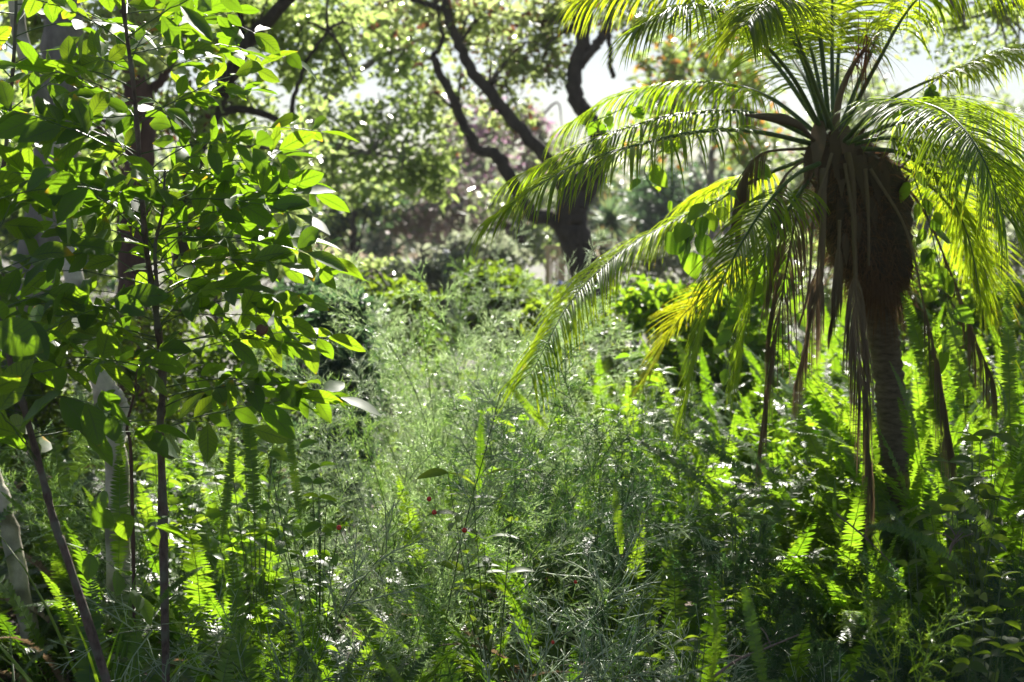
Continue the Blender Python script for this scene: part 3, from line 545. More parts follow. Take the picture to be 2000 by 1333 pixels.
    F = [
     # left, arching over and hanging
     ([(1605, 270, 4.05), (1510, 195, 4.15), (1420, 165, 4.25), (1310, 162, 4.3), (1200, 190, 4.35), (1105, 245, 4.35)], dict(L=.21, droop=1.7)),
     ([(1600, 275, 4.0), (1470, 222, 3.95), (1340, 222, 3.9), (1230, 248, 3.85), (1120, 290, 3.8), (1010, 345, 3.8)], dict(L=.22, droop=1.6)),
     ([(1600, 285, 4.0), (1480, 258, 3.85), (1370, 257, 3.7), (1240, 285, 3.6), (1130, 320, 3.55), (1040, 370, 3.5), (960, 425, 3.5)], dict(L=.21, droop=1.4)),
     ([(1605, 300, 4.1), (1510, 335, 4.2), (1430, 375, 4.25), (1320, 430, 4.25), (1210, 495, 4.2), (1115, 590, 4.05), (1035, 735, 3.85)], dict(L=.22, droop=1.3, start=.3)),
     ([(1605, 300, 4.15), (1520, 330, 4.3), (1440, 350, 4.4), (1360, 390, 4.5), (1290, 450, 4.5)], dict(L=.2, droop=1.6, start=.3)),
     ([(1600, 320, 3.95), (1550, 345, 3.8), (1490, 410, 3.7), (1430, 510, 3.65), (1380, 620, 3.65), (1335, 800, 3.65)], dict(L=.2, droop=1.1, start=.28)),
     ([(1600, 320, 4.2), (1510, 430, 4.3), (1420, 545, 4.4), (1330, 620, 4.5), (1260, 740, 4.5)], dict(L=.17, droop=.6, mat='palm_yellow', start=.4)),
     ([(1610, 310, 4.1), (1560, 380, 3.9), (1500, 480, 3.85), (1465, 600, 3.85), (1440, 740, 3.85)], dict(L=.18, droop=1.2, mat='palm')),
     # upright
     ([(1605, 255, 4.05), (1510, 120, 4.1), (1400, 20, 4.15), (1270, -30, 4.2), (1130, 0, 4.25)], dict(L=.22, droop=1.6, start=.3)),
     ([(1605, 255, 4.0), (1540, 140, 3.8), (1440, 40, 3.6), (1340, 10, 3.45), (1250, 50, 3.4)], dict(L=.2, droop=1.4, start=.32)),
     ([(1612, 255, 4.0), (1560, 100, 3.9), (1480, -40, 3.8), (1380, -120, 3.7), (1250, -130, 3.7)], dict(L=.21, droop=1.3, start=.3)),
     ([(1615, 250, 4.1), (1585, 100, 4.2), (1530, -60, 4.3), (1450, -180, 4.4)], dict(L=.22, droop=.9, start=.28)),
     ([(1620, 250, 3.98), (1600, 60, 3.9), (1570, -60, 3.7), (1530, -110, 3.5), (1480, -60, 3.3)], dict(L=.22, droop=1.3, start=.3)),
     ([(1628, 250, 4.05), (1625, 80, 4.1), (1630, -80, 4.15), (1660, -250, 4.2)], dict(L=.22, droop=.8, start=.3)),
     ([(1632, 250, 4.15), (1640, 90, 4.3), (1670, -60, 4.5), (1740, -180, 4.7)], dict(L=.22, droop=1, start=.3)),
     ([(1640, 255, 4.05), (1690, 130, 4.05), (1750, 0, 4.05), (1840, -90, 4.05), (1960, -90, 4.05)], dict(L=.23, droop=1.5, start=.3)),
     ([(1645, 258, 4.0), (1710, 130, 3.9), (1790, 0, 3.8), (1900, -60, 3.75), (2030, -30, 3.7)], dict(L=.22, droop=1.6, start=.38)),
     ([(1610, 255, 4.1), (1570, 150, 4.3), (1500, 60, 4.6), (1420, 20, 4.8)], dict(L=.22, droop=1.4, start=.25)),
     ([(1625, 252, 3.98), (1570, 110, 3.7), (1540, 20, 3.45), (1500, 0, 3.3), (1455, 50, 3.2)], dict(L=.18, droop=1.5, start=.35)),
     # right
     ([(1650, 270, 4.05), (1740, 195, 4.05), (1850, 143, 4.05), (1960, 100, 4.05), (2100, 60, 4.05)], dict(L=.2, droop=1.3, start=.42)),
     ([(1650, 275, 3.95), (1700, 225, 3.7), (1770, 200, 3.45), (1850, 222, 3.25), (1915, 300, 3.1), (1960, 420, 3.05)], dict(L=.25, droop=1.1, start=.3)),
     ([(1655, 285, 4.0), (1740, 270, 3.95), (1850, 290, 3.9), (1950, 320, 3.9), (2080, 400, 3.9)], dict(L=.21, droop=1.5)),
     ([(1655, 275, 4.1), (1750, 215, 4.2), (1880, 200, 4.3), (2000, 250, 4.4), (2080, 330, 4.4)], dict(L=.22, droop=1.5)),
     ([(1665, 300, 4.15), (1770, 330, 4.3), (1860, 410, 4.4), (1920, 520, 4.45), (1960, 680, 4.45)], dict(L=.2, droop=.8, mat='palm_yellow')),
     ([(1665, 300, 4.2), (1750, 320, 4.4), (1830, 370, 4.6), (1880, 470, 4.7), (1920, 600, 4.7)], dict(L=.19, droop=1)),
     ([(1615, 255, 4.1), (1575, 120, 4.1), (1500, -10, 4.1), (1400, -70, 4.1), (1300, -60, 4.1)], dict(L=.22, droop=1.3, start=.3)),
     ([(1655, 280, 3.9), (1760, 240, 3.8), (1870, 252, 3.75), (1960, 330, 3.7), (2010, 450, 3.7)], dict(L=.21, droop=1.4)),
     ([(1660, 290, 4.0), (1760, 300, 3.95), (1840, 360, 3.9), (1890, 460, 3.9), (1915, 580, 3.9)], dict(L=.18, droop=1.2, start=.35)),
     # dry hanging
     ([(1590, 300, 4.0), (1560, 400, 3.9), (1530, 560, 3.85), (1510, 700, 3.85), (1485, 880, 3.85)], dict(L=.26, droop=1.2, mat='dead', name='dry_frond', closed=.22)),
     ([(1650, 320, 3.9), (1668, 450, 3.85), (1672, 600, 3.82), (1685, 780, 3.8), (1697, 930, 3.8)], dict(L=.28, droop=2, mat='dead', name='dry_frond', closed=.25, start=.4)),
     ([(1700, 330, 3.95), (1770, 450, 3.9), (1805, 600, 3.88), (1830, 720, 3.88), (1860, 880, 3.88)], dict(L=.26, droop=2, mat='dead', name='dry_frond', closed=.25, start=.45)),
     ([(1690, 300, 4.1), (1790, 390, 4.1), (1860, 540, 4.1), (1900, 650, 4.1), (1940, 740, 4.1)], dict(L=.22, droop=1.6, mat='dead', name='dry_frond', closed=.25, start=.4)),
     ([(1585, 290, 4.0), (1490, 300, 3.95), (1450, 350, 3.92), (1435, 430, 3.9)], dict(L=.14, droop=2, mat='dead', name='dry_frond', closed=.25, start=.3, W=.004)),
     ([(1590, 300, 4.0), (1530, 350, 3.9), (1510, 440, 3.88), (1500, 560, 3.88)], dict(L=.16, droop=2, mat='dead', name='dry_frond', closed=.25, start=.3, W=.004)),
     ([(1615, 330, 3.95), (1600, 480, 3.92), (1590, 600, 3.9), (1555, 740, 3.9)], dict(L=.2, droop=2, mat='dead', name='dry_frond', closed=.25, start=.45, W=.004)),
     ([(1640, 430, 3.9), (1635, 560, 3.88), (1620, 640, 3.88)], dict(L=.1, droop=2, mat='dead', name='dry_frond', closed=.25, start=.2, W=.004)),
    ]
    for i, (pts, kw) in enumerate(F): frond(pts, seed=i, **kw)
    # flower spathe and fruit stalks
    mb = MB(); P = spline([at(1590, 275, 3.95), at(1560, 245, 3.9), at(1520, 232, 3.85), at(1455, 225, 3.8)], 14); mb.tube(P, [.005, .007, .012, .015, .011, .002], 8, 0, .12, rng); fin(mb.build('spathe', [M['sheath']], root))
    mb = MB(); P = spline([at(1630, 265, 4.0), at(1640, 190, 3.95), at(1665, 130, 3.9), at(1700, 85, 3.88)], 14); mb.tube(P, [.012, .008, .004], 7, 0)
    tip = P[-1]
    for k in range(70):
        d = Vector((rng.gauss(.2, 1), rng.gauss(0, .6), rng.gauss(.1, 1))); mb.leaf(P[rng.randint(9, 14)], d, (0, 0, 1), rng.uniform(.06, .16), .004, [1, .8, .6, .2], segs=3, g=.8, mat=1, rnd=rng.random())
    fin(mb.build('fruit_stalk', [M['dead'], M['pod']], root))
palm()

# ---------------------------------------------------------------- saplings with compound leaves
OV = [.12, .55, .86, 1.0, .97, .8, .48, .05]
def compound(seed, L=.34, n=5, ll=.077, lw=.034, tilt=0):
    """pinnate leaf along +X"""
    rg = random.Random(seed); mb = MB(); P = []
    arch = rg.uniform(.15, .55)
    for i in range(13):
        t = i / 12; P.append(Vector((L * t, rg.uniform(-.02, .02) * L * t, L * (.25 * t - arch * t * t))))
    mb.tube(P, [.0016, .0007], 5, 1)
    for k in range(n):
        t = .34 + .6 * k / (n - 1); p = lerpl(P, t); j = min(11, int(t * 12)); T = (P[j + 1] - P[j]).normalized()
        for sg in (-1, 1):
            if rg.random() < .06: continue
            sd = Vector((0, sg, 0)); up = Vector((0, 0, 1))
            d = sd * rg.uniform(.7, 1) + T * rg.uniform(.3, .8) + up * rg.uniform(-.45, .45)
            q = p + T * rg.uniform(-.008, .008); e = q + d.normalized() * .005
            mb.tube([q, e], [.0008, .0006], 4, 1, cap=False)
            s = rg.uniform(.75, 1.15) * (.8 + .3 * math.sin(math.pi * (k + .8) / n))
            nn = up + Vector([rg.gauss(0, .85) for _ in range(3)])
            mb.leaf(e, d, nn, ll * s, lw * s, OV, fold=rg.uniform(.1, .45), g=rg.uniform(-.1, .8), segs=7, rnd=rg.random(), wave=.16, rng=rg)
    p = P[-1]; mb.leaf(p, (P[-1] - P[-2]) + Vector((0, 0, rg.uniform(-.3, .2) * .02)), (0, 0, 1), ll * 1.1, lw * 1.1, OV, fold=.2, g=.4, segs=7, rnd=rg.random(), wave=.08, rng=rg)
    return mb.mesh('leaf', [M['sapling_leaf'], M['stem_green']])
CL = [compound(s, L=random.Random(s).uniform(.26, .36), n=random.Random(s).choice([4, 5, 5, 6])) for s in range(12)]
CLB = [compound(s + 50, L=.27, n=3, ll=.092, lw=.056) for s in range(4)]
def leafmatrix(loc, az, el, roll=0, sc=1):
    return Matrix.Translation(loc) @ Euler((0, 0, az)).to_matrix().to_4x4() @ Euler((0, -el, 0)).to_matrix().to_4x4() @ Euler((roll, 0, 0)).to_matrix().to_4x4() @ Matrix.Scale(sc, 4)
def sapling(label, stems, seed, nleaf, manual, meshes, tr=(0, 1), mat='stem_brown'):
    P0 = at(*stems[0][0][0]); P0.z = ground(P0.x, P0.y); rng = random.Random(seed)
    root = empty('sapling', P0, label, 'sapling', 'broadleaf saplings at the left'); off = Matrix.Translation(-P0)
    cur = []
    for i, (pts, w0, w1) in enumerate(stems):
        mb = MB(); P = [at(*p) for p in pts]
        if i == 0: P = [P0 - Vector((0, 0, .05))] + P[1:]
        S = spline(P, 90); rr = [(w0 * pts[0][2] * (1 - k / 90) + w1 * pts[-1][2] * k / 90) / 5556 * (1 + (.28 if k % 7 == 3 else .1 if k % 7 in (2, 4) else 0) + rng.uniform(-.05, .05)) for k in range(91)]; mb.tube(S, rr, 9, 0, .06, rng)
        o = mb.build('stem', [M[mat]], root); o.data.transform(off); cur.append(S)
    az = rng.uniform(0, 6)
    for k in range(nleaf):
        S = cur[0] if (len(cur) == 1 or rng.random() < .8) else cur[1]
        t = tr[0] + (tr[1] - tr[0]) * (k + .5) / nleaf; p = lerpl(S, t) - P0
        az += 2.4 + rng.uniform(-.3, .3)
        a = az % (2 * math.pi)
        if math.sin(a) < -.55 and rng.random() < .6: a = -a   # fewer leaves pointing straight at the viewer
        inst('leaf', rng.choice(meshes), root, leafmatrix(p, a, R(rng.uniform(-12, 42)), rng.uniform(-1.1, 1.1), rng.uniform(.8, 1.1)))
    for (px, py, Y, ang, sc, mi, el) in manual:
        inst('leaf', meshes[mi % len(meshes)], root, leafmatrix(at(px, py, Y) - P0, R(ang), R(el), rng.uniform(-1.3, .5), sc * .86))
    return root
sapling('tall purple stemmed sapling with long sprays of oval leaflets at the left front',
        [([(322, 1150, 2.75), (318, 1000, 2.75), (312, 850, 2.75), (318, 740, 2.75), (306, 620, 2.75), (285, 480, 2.75), (275, 350, 2.75), (262, 180, 2.75), (243, 30, 2.75), (232, -120, 2.75)], 17, 6),
         ([(306, 625, 2.75), (306, 560, 2.74), (303, 480, 2.73), (318, 410, 2.72), (322, 330, 2.72)], 9, 4)], 5, 52,
        [(280, 370, 2.75, 5, 1.15, 1, 14), (285, 340, 2.75, 20, 1.1, 2, 30), (290, 470, 2.75, -5, 1.2, 3, 20), (290, 520, 2.75, 10, 1.2, 4, 10), (305, 640, 2.75, 0, 1.1, 5, 18), (312, 800, 2.75, -8, 1.2, 6, 16),
         (265, 170, 2.75, 0, .85, 7, 20), (270, 230, 2.75, 20, .9, 8, 15), (255, 100, 2.75, 10, .8, 9, 25), (312, 780, 2.75, 15, 1.15, 10, 5), (270, 300, 2.75, 175, 1.1, 11, 20), (280, 420, 2.75, 185, 1.1, 0, 15), (262, 200, 2.75, 170, 1.1, 1, 15),
         (286, 450, 2.75, 30, 1.15, 2, 5), (295, 540, 2.75, -25, 1.2, 3, 5), (300, 590, 2.75, 12, 1.15, 6, 22), (305, 620, 2.75, -15, 1.1, 8, 0), (308, 680, 2.75, 8, 1.25, 9, 6), (310, 720, 2.75, -20, 1.1, 10, 18), (314, 760, 2.75, 5, 1.25, 11, 2), (314, 840, 2.75, -5, 1.2, 4, 12), (300, 560, 2.75, 190, 1.1, 5, 10), (306, 660, 2.75, 170, 1.15, 7, 5), (312, 730, 2.75, 185, 1.1, 2, 12), (290, 500, 2.75, 200, 1.1, 0, 0), (312, 700, 2.75, -75, .9, 1, 5), (310, 690, 2.75, -110, .9, 3, 10)], CL, tr=(.36, .98))
sapling('leaning purple stemmed sapling with large round leaves at the left edge',
        [([(430, 1500, 2.5), (157, 1170, 2.5), (112, 1040, 2.5), (85, 940, 2.5), (45, 790, 2.5), (18, 700, 2.5), (0, 600, 2.5), (-30, 480, 2.5), (-40, 300, 2.5)], 17, 8)], 6, 16,
        [(100, 990, 2.5, 20, .8, 0, -10), (60, 850, 2.5, 25, .9, 1, 0), (120, 1060, 2.5, 10, .7, 2, -25), (30, 740, 2.5, 10, 1, 3, 10)], CLB, tr=(.35, .95))
sapling('leafy sapling behind the tall purple stem, its top crowding the left edge',
        [([(-90, 1250, 3.2), (-60, 900, 3.2), (-30, 600, 3.2), (10, 300, 3.2), (30, 60, 3.2), (30, -80, 3.2)], 12, 5)], 8, 24, [], CL, tr=(.3, .9))
sapling('thin dark reddish sapling with few leaves between the purple stem and the pale trunk',
        [([(262, 1250, 3.3), (257, 930, 3.3), (248, 840, 3.3), (262, 770, 3.3), (268, 720, 3.3)], 8, 3)], 9, 5, [], CL, tr=(.5, 1), mat='bark_red')

# ---- snail on a leaf of the sapling
def snail():
    c = at(511, 643, 2.66); root = empty('snail', c - Vector((0, 0, .012)), 'round brown snail shell on a leaf of the tall sapling', 'snail')
    mb = MB(); pts = []; rad = []
    for i in range(70):
        t = i / 69; a = t * 2 * math.pi * 3.1; rr = .0008 + .0068 * t ** 1.4
        pts.append(Vector((math.cos(a) * rr, (1 - t) * -.006, math.sin(a) * rr + .012))); rad.append(.0006 + .0052 * t ** 1.2)
    mb.tube(pts, rad, 12); mb.build('shell', [M['shell']], root)
    mb = MB(); mb.tube(spline([Vector((.008, .001, .004)), Vector((0, .001, .002)), Vector((-.008, .001, .0035)), Vector((-.013, .001, .006))], 10), [.001, .0035, .0035, .002], 8); mb.build('body', [M['snail']], root)
snail()

# ---------------------------------------------------------------- sword ferns
def fern_frond(seed, L=.8, arch=.5, wid=.045, curl=0, mat='fern'):
    rg = random.Random(seed); mb = MB(); P = []; p = Vector(); n = 30
    el = R(rg.uniform(78, 88)); bend = arch * R(90) / n; az = 0
    for i in range(n + 1):
        P.append(p.copy()); p += Vector((math.cos(el) * math.cos(az), math.cos(el) * math.sin(az), math.sin(el))) * (L / n)
        el -= bend * (.3 + 1.7 * i / n); az += rg.gauss(0, .015)
    mb.tube(P, [.0022, .0015, .0006], 4, 1, rnd=.3)
    bx = rg.random()
    m = int(L / .0115); st = .12
    for k in range(m):
        t = st + (1 - st) * k / m; j = min(n - 1, int(t * n)); T = (P[j + 1] - P[j]).normalized(); q = lerpl(P, t)
        S = Vector((0, 1, 0)); S = (S - T * S.dot(T)).normalized(); U = S.cross(T)
        u = (t - st) / (1 - st); w = wid * min(1, .35 + u * 3) * (1 if u < .55 else max(.1, 1 - ((u - .55) / .45) ** 1.7 * .9))
        for sg in (-1, 1):
            if rg.random() < .03: continue
            d = S * sg + T * (.18 + .35 * u + rg.gauss(0, .07)) + U * rg.gauss(-.05 - curl, .12)
            mb.leaf(q, d, -U if U.z < 0 else U, w * rg.uniform(.88, 1.08), .0105 * (.55 + .5 * w / wid), [1.0, 1, .85, .12], fold=rg.uniform(-.1, .3), g=rg.uniform(.0, .5), segs=3, rnd=rg.random())
    return mb.mesh('frond', [M[mat], M['stem_green' if mat == 'fern' else 'dead']])
FF = [fern_frond(s, L=.8 * random.Random(s).uniform(.85, 1.1), arch=a, wid=wd) for s, (a, wd) in enumerate([(.25, .040), (.4, .043), (.6, .045), (.8, .042), (1.0, .046), (1.2, .042), (.35, .048), (.7, .036), (1.4, .040), (.9, .047)])]
FL = [fern_frond(90 + k, L=1.22, arch=a, wid=wd) for k, (a, wd) in enumerate([(.2, .04), (.4, .043), (.6, .038), (.8, .042), (1.05, .04)])]
FD = [fern_frond(70 + k, arch=.9 + .4 * k, wid=.03, curl=.5, mat='dead') for k in range(2)]
def fern(x, y, label, group, rng, n=14, sc=1.0, spread=.32, z=None, dry=False):
    tall = sc > .98
    if tall: sc *= .68; n = int(n * 1.35)
    g = ground(x, y) if z is None else z
    root = empty('sword_fern', (x, y, g), label, 'fern', group, rng.uniform(0, 6.28))
    for k in range(n):
        az = k * 2.399 + rng.uniform(-.4, .4); lean = rng.uniform(0, spread); s = sc * rng.uniform(.65, 1.12)
        m = Matrix.Translation((math.cos(az) * .04, math.sin(az) * .04, 0)) @ Euler((0, 0, az)).to_matrix().to_4x4() @ Euler((rng.gauss(0, .13), lean, rng.gauss(0, .5))).to_matrix().to_4x4() @ Matrix.Scale(s, 4)
        inst('frond', rng.choice(FD) if dry and k in (3, 8) else rng.choice(FL if tall else FF), root, m)
    return root
PLACES = [(120, 'at the left edge by the pale leaning trunk'), (250, 'beside the slender pale trunk'), (330, 'just left of the tall purple stem'), (450, 'just right of the tall purple stem'),
          (620, 'between the purple stem and the asparagus'), (760, 'under the left side of the asparagus mound'), (890, 'under the middle of the asparagus mound'), (1010, 'under the right side of the asparagus mound'),
          (1130, 'left of the tall dark asparagus'), (1250, 'by the tall dark asparagus'), (1400, 'under the yellow tipped palm frond'), (1560, 'under the leftmost dry frond'),
          (1680, 'just left of the palm trunk'), (1790, 'in line with the palm trunk'), (1890, 'just right of the palm trunk'), (9999, 'at the right edge')]
def fern_label(px, Y, dry):
    row = 'nearest' if Y < 2.75 else 'second' if Y < 3.2 else 'third' if Y < 3.75 else 'middle' if Y < 4.4 else 'fifth' if Y < 5.2 else 'farthest'
    return ('fern with dry frond, ' if dry else 'green fern, ') + row + ' row, ' + next(w for x, w in PLACES if px < x)
fr = random.Random(21); nf = 0
Y = 2.35
while Y < 7.2:
    stp = .17 + .036 * Y
    x = -.43 * Y - .1
    while x < .43 * Y + .1:
        xx = x + fr.uniform(-.09, .09); yy = Y + fr.uniform(-.1, .1); px = px_of(xx, yy); keep = True
        if 620 < px < 1010 and yy < 6.5: keep = fr.random() < .75
        if 580 < px < 1330 and yy < 2.6: keep = fr.random() < .3
        if 1330 < px < 1950 and yy < 3.05: keep = fr.random() < .16
        if px < 640 and yy > 5.6: keep = False
        if 620 < px < 1150 and yy > 5: keep = False
        if 140 < px < 290 and 3.1 < yy < 4.0: keep = False
        if px < 90 and 3.0 < yy < 3.7: keep = False
        dry = fr.random() < .4
        if keep:
            dry = fr.random() < .4
            s = .8
            if yy < 2.9: s = .7
            if px > 1050: s = .92 + .3 * sm(3.4, 5, yy)
            if px < 600: s = .84 + .12 * sm(3, 5, yy)
            if px > 1780 and yy > 3: s += .12
            fern(xx, yy, fern_label(px, yy, dry), 'sword ferns covering the ground', fr, n=fr.randint(11, 16), sc=s, dry=dry); nf += 1
        x += stp * fr.uniform(.85, 1.2)
    Y += stp * .9
TF = [(1640, 3.9, 1.15, 'tall fern just left of the palm trunk, front'), (1700, 3.75, 1.1, 'tall fern directly in front of the palm trunk'), (1760, 3.8, 1.25, 'tall fern front right of the palm trunk'),
      (1790, 4.2, 1.4, 'tall fern touching the right side of the palm trunk'), (1820, 3.9, 1.3, 'tall fern in front of the dry frond right of the trunk'), (1850, 4.5, 1.45, 'tallest backlit fern behind the right dry frond'),
      (1740, 4.6, 1.35, 'backlit tall fern directly behind the palm trunk'), (1900, 4.2, 1.45, 'tall fern under the right yellow frond'), (1960, 3.7, 1.3, 'tall fern in the foreground of the right edge'),
      (1560, 4.3, 1.2, 'tall backlit fern between the two left dry fronds'), (1480, 4.1, 1.2, 'tall fern behind the leftmost dry frond'), (1680, 4.8, 1.3, 'farthest tall fern, left behind the palm trunk')]
TF += [(230, 2.5, .78, 'low shaded fern in front of both purple stems'), (345, 2.45, .8, 'low shaded fern hiding the foot of the tall purple stem'), (60, 2.6, .8, 'low fern in the bottom left corner'), (470, 2.5, .78, 'low shaded fern right of the foot of the tall purple stem')]
for px, yy, sc, lb in TF:
    fern((px - 1000) / 2778 * yy, yy, lb, 'tall ferns at the foot of the palm' if sc > 1 else 'low ferns at the feet of the saplings', fr, n=16, sc=sc, spread=.2 if sc > 1 else .35)
# individually visible fronds
def single(px, py, Y, px2, py2, Y2, label, mesh=None, roll=0):
    a, b = at(px, py, Y), at(px2, py2, Y2)
    root = empty('fern_frond', a, label, 'fern frond', 'single fern fronds standing out')
    d = (b - a); L = d.length; me = FF[mesh] if L < .55 else FL[mesh % 5]; co = np.empty(len(me.vertices) * 3); me.vertices.foreach_get('co', co); co = co.reshape(-1, 3)
    t = Vector(co[np.argmax((co ** 2).sum(1))]); c = Vector((t.x, 0, t.z)); Lm = c.length; c.normalize(); c3 = c.cross(Vector((0, 1, 0)))
    d.normalize(); view = (a - Vector((0, 0, H))).normalized(); sd = d.cross(view).normalized()
    if roll: sd = (Matrix.Rotation(R(roll), 3, d) @ sd)
    d3 = d.cross(sd)
    A = Matrix((c, Vector((0, 1, 0)), c3)).transposed(); B = Matrix((d, sd, d3)).transposed()
    o = inst('frond', me, root); o.matrix_local = (B @ A.inverted()).to_4x4() @ Matrix.Scale(L / Lm, 4)
SF = [
 (1900, 1120, 2.7, 1690, 1032, 2.75, 'arching frond glinting over the dark fluffy asparagus', 5, 20),
 (1440, 1000, 3.0, 1215, 850, 3.1, 'long glinting frond slanting below the yellow green palm frond', 0, 55),
 (1500, 960, 3.1, 1345, 860, 3.15, 'frond tip catching light above the longer slanting one', 1, 40),
 (815, 1380, 2.4, 735, 1262, 2.4, 'small bright curled frond at the bottom left of centre', 8, 0),
 (1500, 1380, 2.3, 1440, 1120, 2.35, 'broad dark frond leaning at the bottom right of centre', 6, 10),
 (1360, 1400, 2.4, 1385, 1155, 2.42, 'narrow lime frond lit from behind at the bottom right of centre', 2, 50),
 (1080, 850, 3.6, 985, 745, 3.6, 'dark frond tip against the pale asparagus mass', 3, 0),
 (935, 1000, 3.3, 940, 790, 3.3, 'upright dark frond in front of the sunlit asparagus', 0, 0),
 (1215, 1100, 3.0, 1200, 935, 3.0, 'upright lime frond below the dark asparagus', 1, 0),
 (1560, 1000, 3.1, 1475, 895, 3.1, 'upright frond between the dry fronds', 1, 0),
 (1630, 1030, 3.0, 1630, 930, 3.0, 'small upright frond left of the longest dry frond', 0, 0),
 (1960, 1080, 2.9, 1835, 925, 2.9, 'glinting frond leaning left at the right edge', 1, 25),
 (1975, 900, 3.3, 1965, 545, 3.3, 'tall dark upright frond at the right edge', 0, 0),
 (1950, 880, 3.2, 1945, 735, 3.2, 'silvery frond at the right edge below the tall one', 2, 60),
 (1850, 900, 3.9, 1760, 570, 3.95, 'very tall green frond beside the palm trunk', 1, 20),
 (1800, 900, 3.7, 1735, 705, 3.7, 'pale frond leaning across the palm trunk', 0, 50),
 (1890, 860, 3.8, 1850, 580, 3.8, 'tall shaded frond right of the palm trunk', 1, 10),
 (1410, 880, 3.6, 1385, 785, 3.6, 'bright frond tip beside the hanging yellow tipped palm frond', 1, 0),
 (500, 1040, 3.0, 485, 790, 3.05, 'tall backlit frond right of the tall purple stem', 1, 0),
 (590, 1040, 3.1, 560, 820, 3.15, 'yellow green frond behind the sapling leaf tips', 0, 0),
 (430, 1080, 2.9, 455, 830, 2.95, 'backlit frond just right of the tall purple stem', 0, 10),
 (230, 1150, 2.9, 240, 880, 2.95, 'shaded frond between the two purple stems', 4, 0),
 (410, 1100, 2.6, 300, 1200, 2.55, 'drooping frond in shade at the lower left', 3, 30),
 (650, 1400, 2.35, 560, 1250, 2.4, 'arched frond glinting in the bottom left', 7, 40),
 (240, 960, 3.6, 210, 770, 3.6, 'lime frond in front of the pale slender trunk', 1, 30),
 (1650, 1390, 2.25, 1480, 1333, 2.3, 'pale broad frond tip cut by the bottom edge', 9, 20),
 (60, 1010, 3.2, 0, 960, 3.2, 'yellow green frond at the left edge by the pale trunk base', 3, 0),
]
for q in SF: single(*q[:7], mesh=q[7], roll=q[8])

# ---------------------------------------------------------------- asparagus ferns
def asparagus(seed, L=1.1, nb=34, bl=.16, sub=9, sl=.045, nl=.016, nw=.0015, per=2, nodes=4, arch=.5, mat='asparagus', thick=1.3, al=1.5, up=1.2, name='stem'):
    r = np.random.default_rng(seed); rg = random.Random(seed); mb = MB(); P = []; p = Vector(); n = 26
    el = R(rg.uniform(76, 88)); az = 0
    for i in range(n + 1):
        P.append(p.copy()); p += Vector((math.cos(el) * math.cos(az), math.cos(el) * math.sin(az), math.sin(el))) * (L / n)
        el -= arch * R(100) / n * (2 * i / n); az += rg.gauss(0, .04)
    mb.tube(P, [.0022, .0016, .0008], 4, 1)
    nd_p = []; nd_d = []
    for k in range(nb):
        t = .22 + .77 * k / nb; q = lerpl(P, t); j = min(n - 1, int(t * n)); T = (P[j + 1] - P[j]).normalized()
        a = k * 2.4 + rg.uniform(-.5, .5); S = T.orthogonal().normalized(); B = T.cross(S)
        d = ((S * math.cos(a) + B * math.sin(a)) * 1.0 + T * up * rg.uniform(.5, 1.2)).normalized()
        l = bl * (1 - .62 * ((t - .22) / .77) ** 1.5) * rg.uniform(.6, 1.2); Q = [q]
        for i in range(6): d = (d + Vector((rg.gauss(0, .08), rg.gauss(0, .08), rg.gauss(-.02, .07)))).normalized(); Q.append(Q[-1] + d * l / 6)
        mb.tube(Q, [.0009 * thick, .0005 * thick], 3, 0, cap=False)
        for s in range(sub):
            u = .15 + .83 * s / sub; q2 = lerpl(Q, u); d1 = (Q[min(6, int(u * 6) + 1)] - Q[int(u * 6)]).normalized()
            S2 = d1.orthogonal().normalized(); B2 = d1.cross(S2); a2 = rg.uniform(0, 6.28)
            e = ((S2 * math.cos(a2) + B2 * math.sin(a2)) * .8 + d1 * .9 + Vector((0, 0, rg.uniform(-.1, .25)))).normalized()
            l2 = sl * (1.15 - .7 * u) * rg.uniform(.6, 1.2); mb.tube([q2, q2 + e * l2 * .5 + Vector((0, 0, .001)), q2 + e * l2], [.0005 * thick, .0003 * thick], 3, 0, cap=False)
            for c in range(nodes):
                for z in range(per): nd_p.append(q2 + e * l2 * (c + .5) / nodes); nd_d.append(e)
    # needles
    Pn = np.array([tuple(v) for v in nd_p]); Dn = np.array([tuple(v) for v in nd_d]); m = len(Pn)
    d = Dn * al + r.normal(size=(m, 3)) * .6; d /= np.linalg.norm(d, axis=1)[:, None]
    s = np.cross(d, r.normal(size=(m, 3))); s /= np.linalg.norm(s, axis=1)[:, None]; ln = (nl * r.uniform(.6, 1.3, m))[:, None]
    i0 = len(mb.v)
    V = np.stack([Pn - s * nw * .5, Pn + s * nw * .5, Pn + d * ln], 1).reshape(-1, 3); rn = np.repeat(r.random(m), 3)
    mb.v += [tuple(v) for v in V]; mb.d += [(float(a), .5, 1, 1) for a in rn]
    mb.f += [(i0 + 3 * k, i0 + 3 * k + 1, i0 + 3 * k + 2) for k in range(m)]; mb.m += [0] * m
    return mb.mesh(name, [M[mat], M['stem_green']])
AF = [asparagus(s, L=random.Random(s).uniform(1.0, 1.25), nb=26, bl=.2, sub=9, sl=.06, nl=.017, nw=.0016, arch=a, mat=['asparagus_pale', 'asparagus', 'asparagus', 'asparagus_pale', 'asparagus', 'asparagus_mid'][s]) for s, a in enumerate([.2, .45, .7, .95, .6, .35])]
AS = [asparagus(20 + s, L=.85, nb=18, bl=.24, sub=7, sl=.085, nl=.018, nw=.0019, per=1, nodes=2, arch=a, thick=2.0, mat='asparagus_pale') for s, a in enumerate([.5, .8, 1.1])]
AD2 = [asparagus(45 + s, L=1.1, nb=34, bl=.17, arch=a, mat='asparagus_dark') for s, a in enumerate([.12, .3, .5])]
